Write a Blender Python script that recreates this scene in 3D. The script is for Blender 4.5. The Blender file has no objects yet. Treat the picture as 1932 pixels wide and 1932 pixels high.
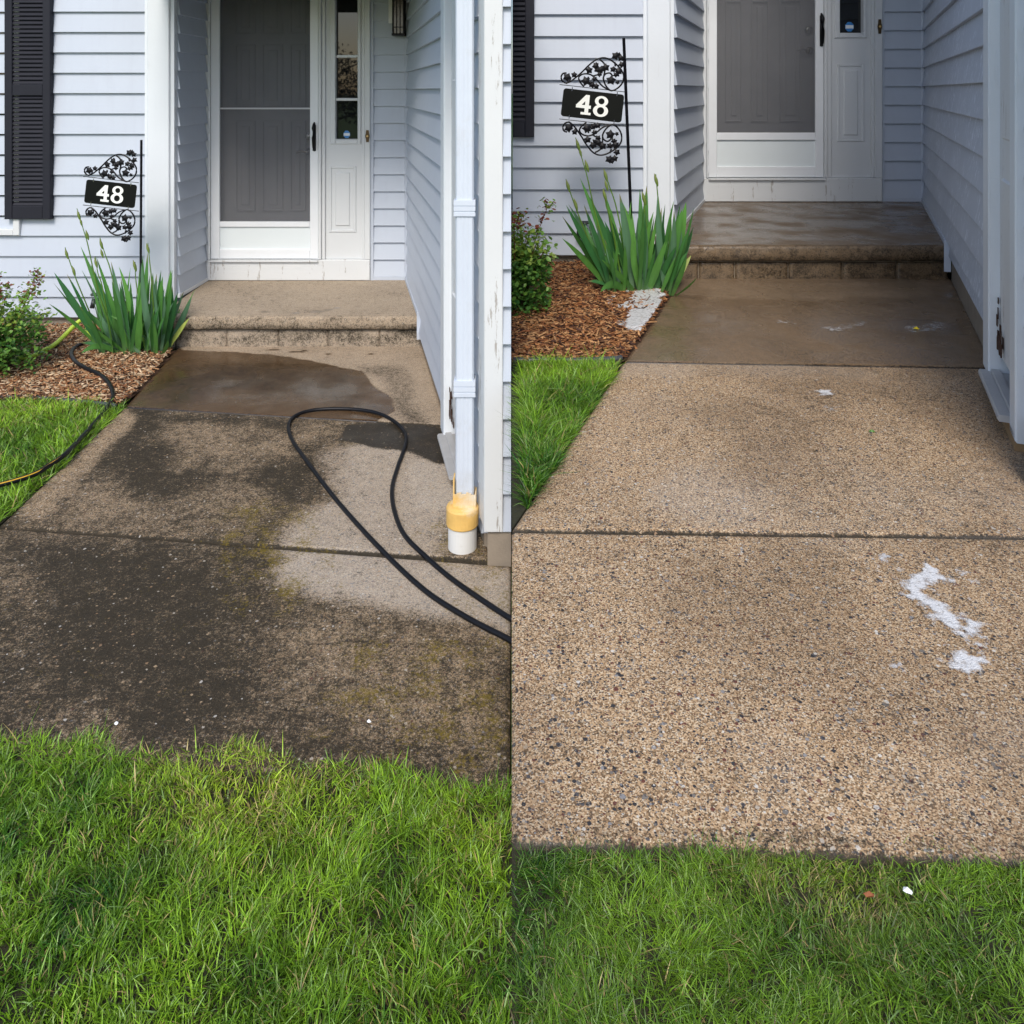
import bpy, math, random
import numpy as np
from mathutils import Vector, Matrix

random.seed(7)
rng = np.random.default_rng(11)
scene = bpy.context.scene
R = math.radians

# ------------------------------------------------------------------ camera, sky, sun, exposure
F = 800.0            # focal length in picture pixels (picture is 1024 px wide)
HZ = 90.0            # picture row of the horizon
CZ = 1.90            # eye height over the lower (left) walk
STEP = 0.705         # the right-hand plot lies this much higher
cam_d = bpy.data.cameras.new("camera")
cam = bpy.data.objects.new("camera", cam_d)
scene.collection.objects.link(cam)
cam.location = (0, 0, CZ)
cam.rotation_euler = (R(90), 0, 0)
cam_d.sensor_width = 36
cam_d.lens = 36 * F / 1024
cam_d.shift_y = -(512 - HZ) / 1024
cam_d.clip_end = 2000
cam_d.clip_start = 0.05
scene.camera = cam

world = bpy.data.worlds.new("World")
scene.world = world
world.use_nodes = True
wn = world.node_tree
sky = wn.nodes.new("ShaderNodeTexSky")
sky.sky_type = 'NISHITA'
sky.sun_disc = False
SUN_EL, SUN_AZ = 44, 187
sky.sun_elevation = R(SUN_EL)
sky.sun_rotation = R(SUN_AZ)
sky.air_density = 1.0
sky.dust_density = 1.6
sky.ozone_density = 1.0
wn.links.new(sky.outputs[0], wn.nodes["Background"].inputs[0])
wn.nodes["Background"].inputs[1].default_value = 0.15

sun_d = bpy.data.lights.new("sun", 'SUN')
sun_d.energy = 2.0
sun_d.angle = R(18)
sun_d.color = (1.0, 0.93, 0.84)
sun = bpy.data.objects.new("sun", sun_d)
scene.collection.objects.link(sun)
# direction towards the sun: azimuth measured from +Y clockwise
az, el = R(SUN_AZ), R(SUN_EL)
sdir = Vector((math.sin(az) * math.cos(el), math.cos(az) * math.cos(el), math.sin(el)))
sun.rotation_euler = sdir.to_track_quat('Z', 'Y').to_euler()
sun.location = (0, -5, 12)

scene.view_settings.view_transform = 'Standard'
scene.view_settings.look = 'None'
scene.view_settings.gamma = 1
scene.view_settings.exposure = 0.52

# ------------------------------------------------------------------ helpers
K = 1024.0 / 1932.0
BASE = {'L': 0.0, 'R': STEP}

def G(u, v, side, h=0.0):
    """ground point under a spot of the picture (u, v on a 1932 grid), h above the local ground"""
    px, py = u * K, v * K
    y = (CZ - BASE[side] - h) * F / (py - HZ)
    return ((px - 512) * y / F, y)

def GP(pts, side, h=0.0):
    return [G(u, v, side, h) for u, v in pts]

def X(px, y): return (px - 512) * y / F
def Z(py, y): return CZ - (py - HZ) * y / F

def link(o, parent=None):
    scene.collection.objects.link(o)
    if parent is not None:
        o.parent = parent
        o.matrix_parent_inverse = parent.matrix_basis.inverted()
    return o

def tag(o, label=None, cat=None, group=None, kind=None):
    if label: o["label"] = label
    if cat: o["category"] = cat
    if group: o["group"] = group
    if kind: o["kind"] = kind
    return o

def empty(name, loc, label, cat, group=None):
    o = bpy.data.objects.new(name, None)
    o.empty_display_size = 0.1
    o.location = loc
    scene.collection.objects.link(o)
    return tag(o, label, cat, group)

class Fr:
    """wall frame: s runs along the wall, n out of it, z up"""
    def __init__(self, p, d, n):
        self.p = p; l = math.hypot(*d); self.d = (d[0]/l, d[1]/l)
        l = math.hypot(*n); self.n = (n[0]/l, n[1]/l)
    def pt(self, s, n, z):
        return (self.p[0]+self.d[0]*s+self.n[0]*n, self.p[1]+self.d[1]*s+self.n[1]*n, z)

WORLD = Fr((0, 0), (1, 0), (0, 1))

class MB:
    def __init__(self):
        self.v = []; self.f = []; self.m = []; self.cur = 0
    def add(self, vs, fs):
        b = len(self.v); self.v += [tuple(p) for p in vs]
        for f in fs:
            self.f.append(tuple(i+b for i in f)); self.m.append(self.cur)
    def box(self, fr, s0, s1, n0, n1, z0, z1):
        vs = [fr.pt(s, n, z) for z in (z0, z1) for n in (n0, n1) for s in (s0, s1)]
        self.add(vs, [(0,1,3,2),(4,6,7,5),(0,4,5,1),(2,3,7,6),(0,2,6,4),(1,5,7,3)])
        return self
    def bbox(self, fr, s0, s1, n0, n1, z0, z1, b=0.004):
        """box with a bevelled outer (n1) face"""
        vs = [fr.pt(s, n0, z) for s, z in ((s0,z0),(s1,z0),(s1,z1),(s0,z1))]
        vs += [fr.pt(s, n1-b, z) for s, z in ((s0,z0),(s1,z0),(s1,z1),(s0,z1))]
        vs += [fr.pt(s, n1, z) for s, z in ((s0+b,z0+b),(s1-b,z0+b),(s1-b,z1-b),(s0+b,z1-b))]
        fs = [(3,2,1,0)]
        for a in (0, 4):
            for i in range(4):
                j = (i+1) % 4
                fs.append((a+i, a+j, a+4+j, a+4+i))
        fs.append((8,9,10,11))
        self.add(vs, fs); return self
    def tube(self, pts, r, n=8, caps=True):
        pts = [Vector(p) for p in pts]
        rr = r if isinstance(r, (list, tuple)) else [r]*len(pts)
        rings = []
        up = Vector((0,0,1))
        for i, p in enumerate(pts):
            t = (pts[min(i+1, len(pts)-1)] - pts[max(i-1, 0)])
            if t.length < 1e-9: t = Vector((0,0,1))
            t.normalize()
            a = t.cross(up)
            if a.length < 0.05: a = t.cross(Vector((0,1,0)))
            a.normalize(); b = t.cross(a).normalized()
            rings.append([p + (a*math.cos(2*math.pi*k/n) + b*math.sin(2*math.pi*k/n))*rr[i] for k in range(n)])
        vs = [q for ring in rings for q in ring]; fs = []
        for i in range(len(pts)-1):
            for k in range(n):
                fs.append((i*n+k, i*n+(k+1)%n, (i+1)*n+(k+1)%n, (i+1)*n+k))
        if caps:
            fs.append(tuple(range(n))[::-1]); fs.append(tuple((len(pts)-1)*n+k for k in range(n)))
        self.add(vs, fs); return self
    def prism(self, pts, fr, n0, n1):
        """polygon in (s, z) of a frame given thickness n0..n1"""
        k = len(pts)
        vs = [fr.pt(s, n0, z) for s, z in pts] + [fr.pt(s, n1, z) for s, z in pts]
        fs = [tuple(range(k))[::-1], tuple(range(k, 2*k))]
        fs += [(i, (i+1)%k, k+(i+1)%k, k+i) for i in range(k)]
        self.add(vs, fs); return self
    def slab(self, pts, z0, z1):
        k = len(pts)
        vs = [(x, y, z0) for x, y in pts] + [(x, y, z1) for x, y in pts]
        fs = [tuple(range(k))[::-1], tuple(range(k, 2*k))]
        fs += [(i, (i+1)%k, k+(i+1)%k, k+i) for i in range(k)]
        self.add(vs, fs); return self
    def build(self, name, mats, parent=None, smooth=False, auto=False):
        me = bpy.data.meshes.new(name)
        me.from_pydata(self.v, [], self.f)
        for m in (mats if isinstance(mats, (list, tuple)) else [mats]): me.materials.append(m)
        me.polygons.foreach_set('material_index', self.m)
        import bmesh
        bm = bmesh.new(); bm.from_mesh(me)
        bmesh.ops.recalc_face_normals(bm, faces=bm.faces); bm.to_mesh(me); bm.free()
        if smooth: me.polygons.foreach_set('use_smooth', [True]*len(me.polygons))
        me.update()
        o = bpy.data.objects.new(name, me)
        return link(o, parent)

def np_mesh(name, V, Fq, mats, parent=None, colors=None, attrs=None, smooth=False, midx=None):
    """V (n,3) float, Fq (m,k) int all faces of k corners"""
    me = bpy.data.meshes.new(name)
    V = np.asarray(V, dtype=np.float32); Fq = np.asarray(Fq, dtype=np.int32)
    m, k = Fq.shape
    me.vertices.add(len(V)); me.vertices.foreach_set('co', V.ravel())
    me.loops.add(m*k); me.loops.foreach_set('vertex_index', Fq.ravel())
    me.polygons.add(m)
    me.polygons.foreach_set('loop_start', np.arange(0, m*k, k, dtype=np.int32))
    if midx is not None: me.polygons.foreach_set('material_index', np.asarray(midx, dtype=np.int32))
    if smooth: me.polygons.foreach_set('use_smooth', np.ones(m, dtype=bool))
    me.update(calc_edges=True)
    for mm in (mats if isinstance(mats, (list, tuple)) else [mats]): me.materials.append(mm)
    if colors is not None:
        ca = me.color_attributes.new('tint', 'FLOAT_COLOR', 'POINT')
        c = np.ones((len(V), 4), dtype=np.float32); c[:, :3] = colors
        ca.data.foreach_set('color', c.ravel())
    for an, av in (attrs or {}).items():
        a = me.attributes.new(an, 'FLOAT', 'POINT'); a.data.foreach_set('value', np.asarray(av, dtype=np.float32))
    me.validate()
    o = bpy.data.objects.new(name, me)
    return link(o, parent)

def smooth_path(pts, k=8):
    """Catmull-Rom through the points"""
    P = [Vector(p) for p in pts]; out = []
    for i in range(len(P)-1):
        p0 = P[max(i-1,0)]; p1 = P[i]; p2 = P[i+1]; p3 = P[min(i+2, len(P)-1)]
        for j in range(k):
            t = j/k
            out.append(0.5*((2*p1)+(p2-p0)*t+(2*p0-5*p1+4*p2-p3)*t*t+(3*p1-p0-3*p2+p3)*t**3))
    out.append(P[-1]); return out

# value noise on the plane
def _h(ix, iy, s):
    n = (ix*374761393 + iy*668265263 + s*974711) & 0xFFFFFFFF
    n = ((n ^ (n >> 13)) * 1274126177) & 0xFFFFFFFF
    return ((n ^ (n >> 16)) & 0xFFFF) / 65535.0
def vnoise(x, y, s=0):
    x = np.asarray(x, dtype=float); y = np.asarray(y, dtype=float)
    xi = np.floor(x).astype(np.int64); yi = np.floor(y).astype(np.int64)
    fx = x-xi; fy = y-yi; fx = fx*fx*(3-2*fx); fy = fy*fy*(3-2*fy)
    return (_h(xi,yi,s)*(1-fx)+_h(xi+1,yi,s)*fx)*(1-fy)+(_h(xi,yi+1,s)*(1-fx)+_h(xi+1,yi+1,s)*fx)*fy
def fbm(x, y, s=0, o=4):
    t = 0; a = 0.5; n = 0
    for i in range(o):
        t = t + a*vnoise(x*2**i, y*2**i, s+i*17); n += a; a *= 0.5
    return t/n
def inside(x, y, poly):
    c = np.zeros(np.shape(x), dtype=bool); k = len(poly)
    for i in range(k):
        x1, y1 = poly[i]; x2, y2 = poly[(i+1) % k]
        cond = ((y1 > y) != (y2 > y)) & (x < (x2-x1)*(y-y1)/((y2-y1) if y2 != y1 else 1e-9)+x1)
        c ^= cond
    return c
def sdf(x, y, poly):
    d = np.full(np.shape(x), 1e9); k = len(poly)
    for i in range(k):
        x1, y1 = poly[i]; x2, y2 = poly[(i+1) % k]
        dx, dy = x2-x1, y2-y1; L = dx*dx+dy*dy+1e-12
        t = np.clip(((x-x1)*dx+(y-y1)*dy)/L, 0, 1)
        d = np.minimum(d, np.hypot(x-(x1+t*dx), y-(y1+t*dy)))
    return np.where(inside(x, y, poly), d, -d)
def sm(a, b, x):
    t = np.clip((x-a)/(b-a), 0, 1); return t*t*(3-2*t)

# ------------------------------------------------------------------ material helpers
class NT:
    def __init__(self, name):
        self.mat = bpy.data.materials.new(name); self.mat.use_nodes = True
        self.t = self.mat.node_tree; self.b = self.t.nodes["Principled BSDF"]
        self.out = self.t.nodes["Material Output"]
        self.co = self.t.nodes.new("ShaderNodeTexCoord").outputs['Object']
    def s(self, sock, v):
        if isinstance(v, bpy.types.NodeSocket): self.t.links.new(v, sock)
        else:
            if isinstance(v, (tuple, list)) and len(v) == 3 and sock.type == 'RGBA': v = (*v, 1)
            sock.default_value = v
    def n(self, typ, ins={}, **props):
        nd = self.t.nodes.new(typ)
        for k, v in props.items(): setattr(nd, k, v)
        for k, v in ins.items(): self.s(nd.inputs[k], v)
        return nd
    def math(self, op, a, b=0.0, clamp=False):
        return self.n("ShaderNodeMath", {0: a, 1: b}, operation=op, use_clamp=clamp).outputs[0]
    def mix(self, f, a, b, mode='MIX'):
        nd = self.n("ShaderNodeMix", data_type='RGBA', blend_type=mode)
        self.s(nd.inputs['Factor'], f); self.s(nd.inputs[6], a); self.s(nd.inputs[7], b)
        return nd.outputs[2]
    def noise(self, scale, detail=3, vec=None, rough=0.55):
        return self.n("ShaderNodeTexNoise", {'Vector': vec or self.co, 'Scale': scale, 'Detail': detail, 'Roughness': rough}).outputs[0]
    def voro(self, scale, vec=None, feature='F1', rand=1.0):
        return self.n("ShaderNodeTexVoronoi", {'Vector': vec or self.co, 'Scale': scale, 'Randomness': rand}, feature=feature)
    def ramp(self, f, stops, interp='LINEAR'):
        nd = self.n("ShaderNodeValToRGB", {0: f}); cr = nd.color_ramp; cr.interpolation = interp
        while len(cr.elements) < len(stops): cr.elements.new(0.5)
        for e, (p, c) in zip(cr.elements, stops):
            e.position = p; e.color = (*c, 1) if len(c) == 3 else c
        return nd.outputs[0]
    def step(self, f, a, b):
        nd = self.n("ShaderNodeMapRange", {0: f, 1: a, 2: b, 3: 0.0, 4: 1.0}); return nd.outputs[0]
    def attr(self, name, col=False):
        nd = self.n("ShaderNodeAttribute", attribute_name=name)
        return nd.outputs['Color'] if col else nd.outputs['Fac']
    def scale(self, sx, sy, sz):
        return self.n("ShaderNodeMapping", {0: self.co, 3: (sx, sy, sz)}).outputs[0]
    def bump(self, h, strength=0.5, dist=0.01):
        nd = self.n("ShaderNodeBump", {'Strength': strength, 'Distance': dist, 'Height': h}); return nd.outputs[0]
    def set(self, color=None, rough=None, normal=None, metal=None, spec=None, **kw):
        if color is not None: self.s(self.b.inputs['Base Color'], color)
        if rough is not None: self.s(self.b.inputs['Roughness'], rough)
        if normal is not None: self.s(self.b.inputs['Normal'], normal)
        if metal is not None: self.s(self.b.inputs['Metallic'], metal)
        if spec is not None: self.s(self.b.inputs['Specular IOR Level'], spec)
        return self.mat

def simple(name, col, rough=0.5, var=0.12, nscale=6, metal=0, bump=0.0, bscale=80, dirt=None, spec=None):
    t = NT(name)
    c2 = tuple(max(0, c*(1-var)) for c in col); c1 = tuple(min(1, c*(1+var)) for c in col)
    c = t.mix(t.noise(nscale, 4), c2, c1)
    if dirt:
        m = t.step(t.noise(3.1, 6, rough=0.7), 0.56, 0.72)
        c = t.mix(t.math('MULTIPLY', m, dirt[3]), c, dirt[:3])
    nrm = t.bump(t.noise(bscale, 3), bump, 0.002) if bump else None
    return t.set(c, rough, nrm, metal, spec)

def siding_mat(name, spots=0.0):
    t = NT(name)
    c = t.mix(t.noise(2.3, 4), (0.44, 0.49, 0.57), (0.50, 0.55, 0.63))
    streak = t.noise(1, 4, t.scale(18, 18, 1.3))
    c = t.mix(t.math('MULTIPLY', t.step(streak, 0.5, 0.8), 0.3), c, (0.40, 0.435, 0.51))
    if spots:
        m = t.math('MULTIPLY', t.step(t.noise(34, 5, t.scale(1,1,.5), rough=0.75), 0.54, 0.60), t.step(t.noise(2.6, 2), 0.42, 0.55))
        c = t.mix(t.math('MULTIPLY', m, spots), c, (0.72, 0.78, 0.88))
    grain = t.noise(1, 3, t.scale(6, 6, 160))
    return t.set(c, 0.5, t.bump(grain, 0.12, 0.002))

def white_mat(name, col=(0.66,0.685,0.70), chips=0.6, th=0.62):
    t = NT(name)
    c = t.mix(t.noise(2.5, 4), tuple(x*0.9 for x in col), col)
    m = t.step(t.noise(1, 7, t.scale(26, 26, 3.5), rough=0.75), th, th+0.03)
    c = t.mix(t.math('MULTIPLY', m, chips), c, (0.30, 0.27, 0.24))
    h = t.math('SUBTRACT', t.noise(40, 4), t.math('MULTIPLY', m, 0.6))
    return t.set(c, 0.45, t.bump(h, 0.25, 0.003))

MAT = {}
MAT['siding'] = siding_mat('vinyl siding')
MAT['siding_spot'] = siding_mat('vinyl siding with spray spots', 0.75)
MAT['white'] = white_mat('white paint', chips=0.25, th=0.68)
MAT['trim'] = white_mat('weathered white trim', chips=0.8, th=0.60)
MAT['bright'] = white_mat('bright white post', (0.70, 0.745, 0.79), chips=0.05)
MAT['alu'] = simple('white aluminium', (0.74, 0.77, 0.80), 0.35, 0.05)
MAT['kick'] = simple('pale kick panel', (0.70, 0.76, 0.78), 0.3, 0.03)
MAT['shutter'] = simple('charcoal shutter plastic', (0.018, 0.019, 0.027), 0.55, 0.15, spec=0.2)
MAT['door'] = simple('grey door paint', (0.46, 0.465, 0.48), 0.5, 0.06)
MAT['black'] = simple('black painted iron', (0.006, 0.006, 0.008), 0.45, 0.2, spec=0.2)
MAT['plate'] = simple('black sign plate', (0.006, 0.007, 0.006), 0.5, 0.1, spec=0.12)
MAT['num'] = simple('white numerals', (0.82, 0.84, 0.80), 0.5, 0.02)
MAT['steel'] = simple('brushed steel', (0.55, 0.53, 0.50), 0.25, 0.05, metal=1)
MAT['bronze'] = simple('worn bronze', (0.10, 0.065, 0.03), 0.4, 0.3, 30, metal=0.6)
MAT['pvc'] = simple('white plastic pipe', (0.70, 0.71, 0.70), 0.4, 0.08, dirt=(0.35,0.30,0.22,0.7))
MAT['yellow'] = simple('faded yellow plastic', (0.72, 0.46, 0.14), 0.5, 0.18, 25, bump=0.3, dirt=(0.68,0.66,0.58,0.85))
MAT['rubber'] = simple('black rubber hose', (0.006, 0.0065, 0.009), 0.42, 0.2, 40, spec=0.25)
MAT['stripe'] = simple('yellow hose stripe', (0.62, 0.36, 0.02), 0.5, 0.1)
MAT['lime'] = simple('lime green hose', (0.50, 0.68, 0.06), 0.42, 0.08)
MAT['down'] = simple('pale blue downspout paint', (0.56, 0.62, 0.71), 0.4, 0.06, dirt=(0.40,0.38,0.34,0.35))
MAT['roof'] = simple('dark roof shingles', (0.06, 0.058, 0.055), 0.9, 0.3, 20, bump=0.5)
MAT['soffit'] = simple('white soffit', (0.70, 0.70, 0.70), 0.6, 0.05)
MAT['sill'] = simple('weathered grey sill', (0.36, 0.36, 0.36), 0.5, 0.15, 12, dirt=(0.6,0.6,0.6,0.5))
MAT['wood'] = simple('bare stained wood', (0.28, 0.18, 0.09), 0.8, 0.3, 20)
MAT['rot'] = simple('rotten dark wood', (0.05, 0.022, 0.012), 0.95, 0.6, 60, bump=0.8)
MAT['edging'] = simple('dark plastic edging', (0.05, 0.055, 0.065), 0.4, 0.2)
MAT['faucet'] = simple('dark metal faucet', (0.04, 0.045, 0.05), 0.4, 0.2, metal=0.5)
MAT['soil'] = simple('dark soil', (0.035, 0.024, 0.014), 0.95, 0.4, 30, bump=0.8)
MAT['blue'] = simple('blue sticker', (0.04, 0.22, 0.55), 0.4, 0.03)
MAT['stickwhite'] = simple('white sticker band', (0.75, 0.78, 0.8), 0.4, 0.02)
MAT['petal'] = simple('yellow petal', (0.80, 0.62, 0.02), 0.5, 0.05)
MAT['scrap'] = simple('white scrap', (0.80, 0.82, 0.84), 0.6, 0.03)
MAT['deadleaf'] = simple('brown dead leaf', (0.22, 0.07, 0.025), 0.7, 0.3)

t = NT('lantern glass')
MAT['lglass'] = t.set((0.05, 0.048, 0.04), 0.15, t.bump(t.noise(60, 2), 0.3, 0.003))
t = NT('dark window glass')
MAT['glass'] = t.set((0.008, 0.009, 0.010), 0.02, None, 0, 0.6)
# insect screen: half lets the door behind show through
t = NT('insect screen')
w1 = t.n("ShaderNodeTexWave", {'Vector': t.co, 'Scale': 220.0}, bands_direction='X').outputs['Fac']
fac = t.math('ADD', 0.36, t.math('MULTIPLY', t.noise(3, 2), 0.12))
tr = t.n("ShaderNodeBsdfTransparent")
df = t.n("ShaderNodeBsdfDiffuse", {'Color': (0.15, 0.155, 0.17, 1)})
mx = t.n("ShaderNodeMixShader", {0: fac}); t.t.links.new(tr.outputs[0], mx.inputs[1]); t.t.links.new(df.outputs[0], mx.inputs[2])
t.t.links.new(mx.outputs[0], t.out.inputs[0]); MAT['screen'] = t.mat

def leaf_mat(name, trans=0.35, rough=0.45, spec=0.4, var=None):
    t = NT(name)
    c = t.attr('tint', True)
    if var: c = t.mix(t.math('MULTIPLY', t.step(t.noise(1, 3, t.scale(*var)), 0.4, 0.7), 0.25), c, (0.02, 0.05, 0.01))
    t.set(c, rough, None, 0, spec)
    tl = t.n("ShaderNodeBsdfTranslucent", {'Color': c})
    mx = t.n("ShaderNodeMixShader", {0: trans})
    t.t.links.new(t.b.outputs[0], mx.inputs[1]); t.t.links.new(tl.outputs[0], mx.inputs[2])
    t.t.links.new(mx.outputs[0], t.out.inputs[0]); return t.mat
MAT['grass'] = leaf_mat('grass blades', 0.10, 0.42, 0.38)
MAT['iris'] = leaf_mat('iris leaves', 0.25, 0.42, 0.4, (30, 30, 2))
MAT['rose'] = leaf_mat('rose leaves', 0.3, 0.4, 0.45)
t = NT('mulch chips'); MAT['chip'] = t.set(t.mix(t.math('MULTIPLY', t.noise(90, 4), 0.5), t.attr('tint', True), (0.05,0.02,0.01)), 0.75, t.bump(t.noise(220, 3), 0.5, 0.002))
t = NT('lawn ground'); MAT['lawnbase'] = t.set(t.mix(t.noise(40, 5), (0.008, 0.012, 0.004), (0.040, 0.036, 0.014)), 0.95, t.bump(t.noise(60, 4), 0.8, 0.01))
t = NT('far lawn'); MAT['farlawn'] = t.set(t.mix(t.noise(9, 6, rough=0.7), (0.04, 0.11, 0.014), (0.10, 0.21, 0.028)), 0.9, t.bump(t.noise(80, 4), 0.9, 0.02))
t = NT('soap foam')
t.set(t.mix(t.noise(90, 4), (0.66, 0.67, 0.69), (0.84, 0.85, 0.86)), 0.35, t.bump(t.voro(300).outputs['Distance'], 0.5, 0.003))
cv = t.attr('cover'); hole = t.math('ADD', t.math('MULTIPLY', t.step(t.noise(55, 4, rough=0.7), 0.35, 0.65), 0.6), t.math('MULTIPLY', t.step(t.noise(330, 3, rough=0.7), 0.35, 0.65), 0.4))
fac = t.math('MULTIPLY', t.step(t.math('ADD', cv, t.math('MULTIPLY', t.math('SUBTRACT', hole, 0.62), 1.3)), -0.05, 0.85), 0.86)
tr = t.n("ShaderNodeBsdfTransparent"); mx = t.n("ShaderNodeMixShader", {0: fac})
t.t.links.new(tr.outputs[0], mx.inputs[1]); t.t.links.new(t.b.outputs[0], mx.inputs[2]); t.t.links.new(mx.outputs[0], t.out.inputs[0])
MAT['foam'] = t.mat

def concrete(name, base_a, base_b, stone=1.0, scale=95.0, sand=1.0, fineness=1.0, wcol=(0.46,0.42,0.37), gloss=0.10):
    t = NT(name)
    dirt = t.attr('dirt'); wet = t.attr('wet'); lich = t.attr('lichen'); pale = t.attr('pale')
    big = t.noise(2.0, 4); med = t.noise(14, 5, rough=0.65)
    c = t.mix(t.math('ADD', t.math('MULTIPLY', big, 0.5), t.math('MULTIPLY', med, 0.5)), base_a, base_b)
    # sand grains
    g = t.voro(scale*3.4); gc = t.n("ShaderNodeSeparateColor", {0: g.outputs['Color']}).outputs
    gcol = t.ramp(gc[0], [(0.0, (0.10,0.08,0.06)), (0.24, (0.19,0.115,0.06)), (0.46, (0.47,0.31,0.175)), (0.75, (0.60,0.42,0.25)), (0.95, (0.74,0.62,0.45))])
    c = t.mix(min(0.9, 0.6*sand), c, gcol)
    # stones of two sizes, each with its own colour
    h = t.noise(scale*1.3, 2)
    pal = [(0.0,(0.045,0.045,0.05)),(0.20,(0.10,0.095,0.10)),(0.34,(0.15,0.06,0.045)),(0.46,(0.20,0.18,0.16)),(0.60,(0.36,0.25,0.14)),(0.74,(0.45,0.36,0.26)),(0.86,(0.28,0.27,0.27)),(0.94,(0.68,0.64,0.57))]
    bumps = t.math('MULTIPLY', med, 0.3)
    for sc, dens, rad in ((scale*0.66, 0.07, 0.36), (scale, 0.40, 0.40), (scale*1.9, 0.46, 0.42)):
        v = t.voro(sc); vc = t.n("ShaderNodeSeparateColor", {0: v.outputs['Color']}).outputs
        r = t.math('MULTIPLY', t.step(vc[1], 1-dens, 1.0), rad)
        r = t.math('ADD', r, t.math('MULTIPLY', t.math('GREATER_THAN', vc[1], 1-dens), 0.14))
        d = t.math('ADD', v.outputs['Distance'], t.math('MULTIPLY', t.math('SUBTRACT', h, 0.5), 0.45))
        m = t.math('MULTIPLY', t.step(t.math('SUBTRACT', r, d), 0.0, 0.05), stone)
        c = t.mix(m, c, t.ramp(vc[0], pal, 'CONSTANT'))
        bumps = t.math('ADD', bumps, t.math('MULTIPLY', m, 0.35))
    # pits
    p = t.step(t.noise(scale*1.6, 4, rough=0.7), 0.36, 0.28)
    c = t.mix(t.math('MULTIPLY', p, 0.75), c, (0.03, 0.024, 0.018))
    # pale worn cement
    c = t.mix(t.math('MULTIPLY', pale, 0.55), c, t.mix(t.noise(scale*1.5, 4), (0.26, 0.25, 0.235), (0.66, 0.63, 0.58)))
    # black growth
    fine = t.step(t.noise(scale*0.9, 6, rough=0.8), 0.33, 0.67); mid = t.step(t.noise(scale*0.22, 5, rough=0.75), 0.30, 0.70); blot = t.step(t.noise(6, 5, rough=0.7), 0.3, 0.7)
    vf = t.step(t.noise(scale*3.2, 4, rough=0.75), 0.35, 0.65)
    dd = t.math('ADD', dirt, t.math('ADD', t.math('MULTIPLY', t.math('SUBTRACT', fine, 0.5), 1.0), t.math('ADD', t.math('MULTIPLY', t.math('SUBTRACT', mid, 0.5), 0.70), t.math('MULTIPLY', t.math('SUBTRACT', blot, 0.5), 0.25))))
    dd = t.math('ADD', dd, t.math('MULTIPLY', t.math('SUBTRACT', vf, 0.5), 0.55))
    dm = t.step(dd, 0.20, 0.78)
    dcol = t.mix(t.noise(5, 3), (0.005, 0.0055, 0.005), (0.022, 0.019, 0.012))
    dcol = t.mix(t.step(t.noise(scale*2.2, 3), 0.40, 0.65), dcol, (0.042, 0.035, 0.025))
    c = t.mix(t.math('MULTIPLY', dm, 0.94), c, dcol)
    c = t.mix(t.math('MULTIPLY', dirt, 0.42), c, (0.030, 0.025, 0.017))
    # bright chips that stay clean
    v = t.voro(scale*0.75); vc = t.n("ShaderNodeSeparateColor", {0: v.outputs['Color']}).outputs
    m = t.step(t.math('SUBTRACT', t.math('MULTIPLY', t.step(vc[1], 0.84, 1.0), 0.42), t.math('ADD', v.outputs['Distance'], t.math('MULTIPLY', t.math('SUBTRACT', h, 0.5), 0.7))), 0.0, 0.08)
    c = t.mix(t.math('MULTIPLY', m, 0.8*stone), c, t.ramp(vc[0], [(0.0,(0.45,0.33,0.21)),(0.35,(0.50,0.45,0.38)),(0.6,(0.34,0.22,0.13)),(0.85,(0.60,0.57,0.52))], 'CONSTANT'))
    # yellow lichen
    lm = t.step(t.math('ADD', t.math('MULTIPLY', lich, 0.5), t.math('ADD', t.noise(scale*0.8, 5, rough=0.75), t.math('MULTIPLY', t.noise(9, 3), 0.6))), 1.02, 1.13)
    c = t.mix(t.math('MULTIPLY', lm, 0.75), c, t.mix(t.noise(60,2), (0.075, 0.06, 0.008), (0.24, 0.17, 0.015)))
    # water
    wc = t.mix(1.0, c, wcol, 'MULTIPLY')
    c = t.mix(wet, c, wc)
    wr = t.math('MULTIPLY', wet, t.step(t.noise(3.5, 2), 0.15, 0.62))
    rough = t.n("ShaderNodeMapRange", {0: wr, 1: 0.0, 2: 1.0, 3: 0.80, 4: gloss}).outputs[0]
    bs = t.n("ShaderNodeMapRange", {0: wet, 1: 0.0, 2: 1.0, 3: 0.85, 4: 0.22}).outputs[0]
    bn = t.n("ShaderNodeBump", {'Strength': bs, 'Distance': 0.004*fineness, 'Height': t.math('SUBTRACT', t.math('ADD', bumps, t.math('MULTIPLY', t.noise(scale*3, 3), 0.35)), t.math('MULTIPLY', p, 0.6))}).outputs[0]
    sp = t.n("ShaderNodeMapRange", {0: wet, 1: 0.0, 2: 1.0, 3: 0.18, 4: 0.6}).outputs[0]
    return t.set(c, rough, bn, None, sp)

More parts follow.
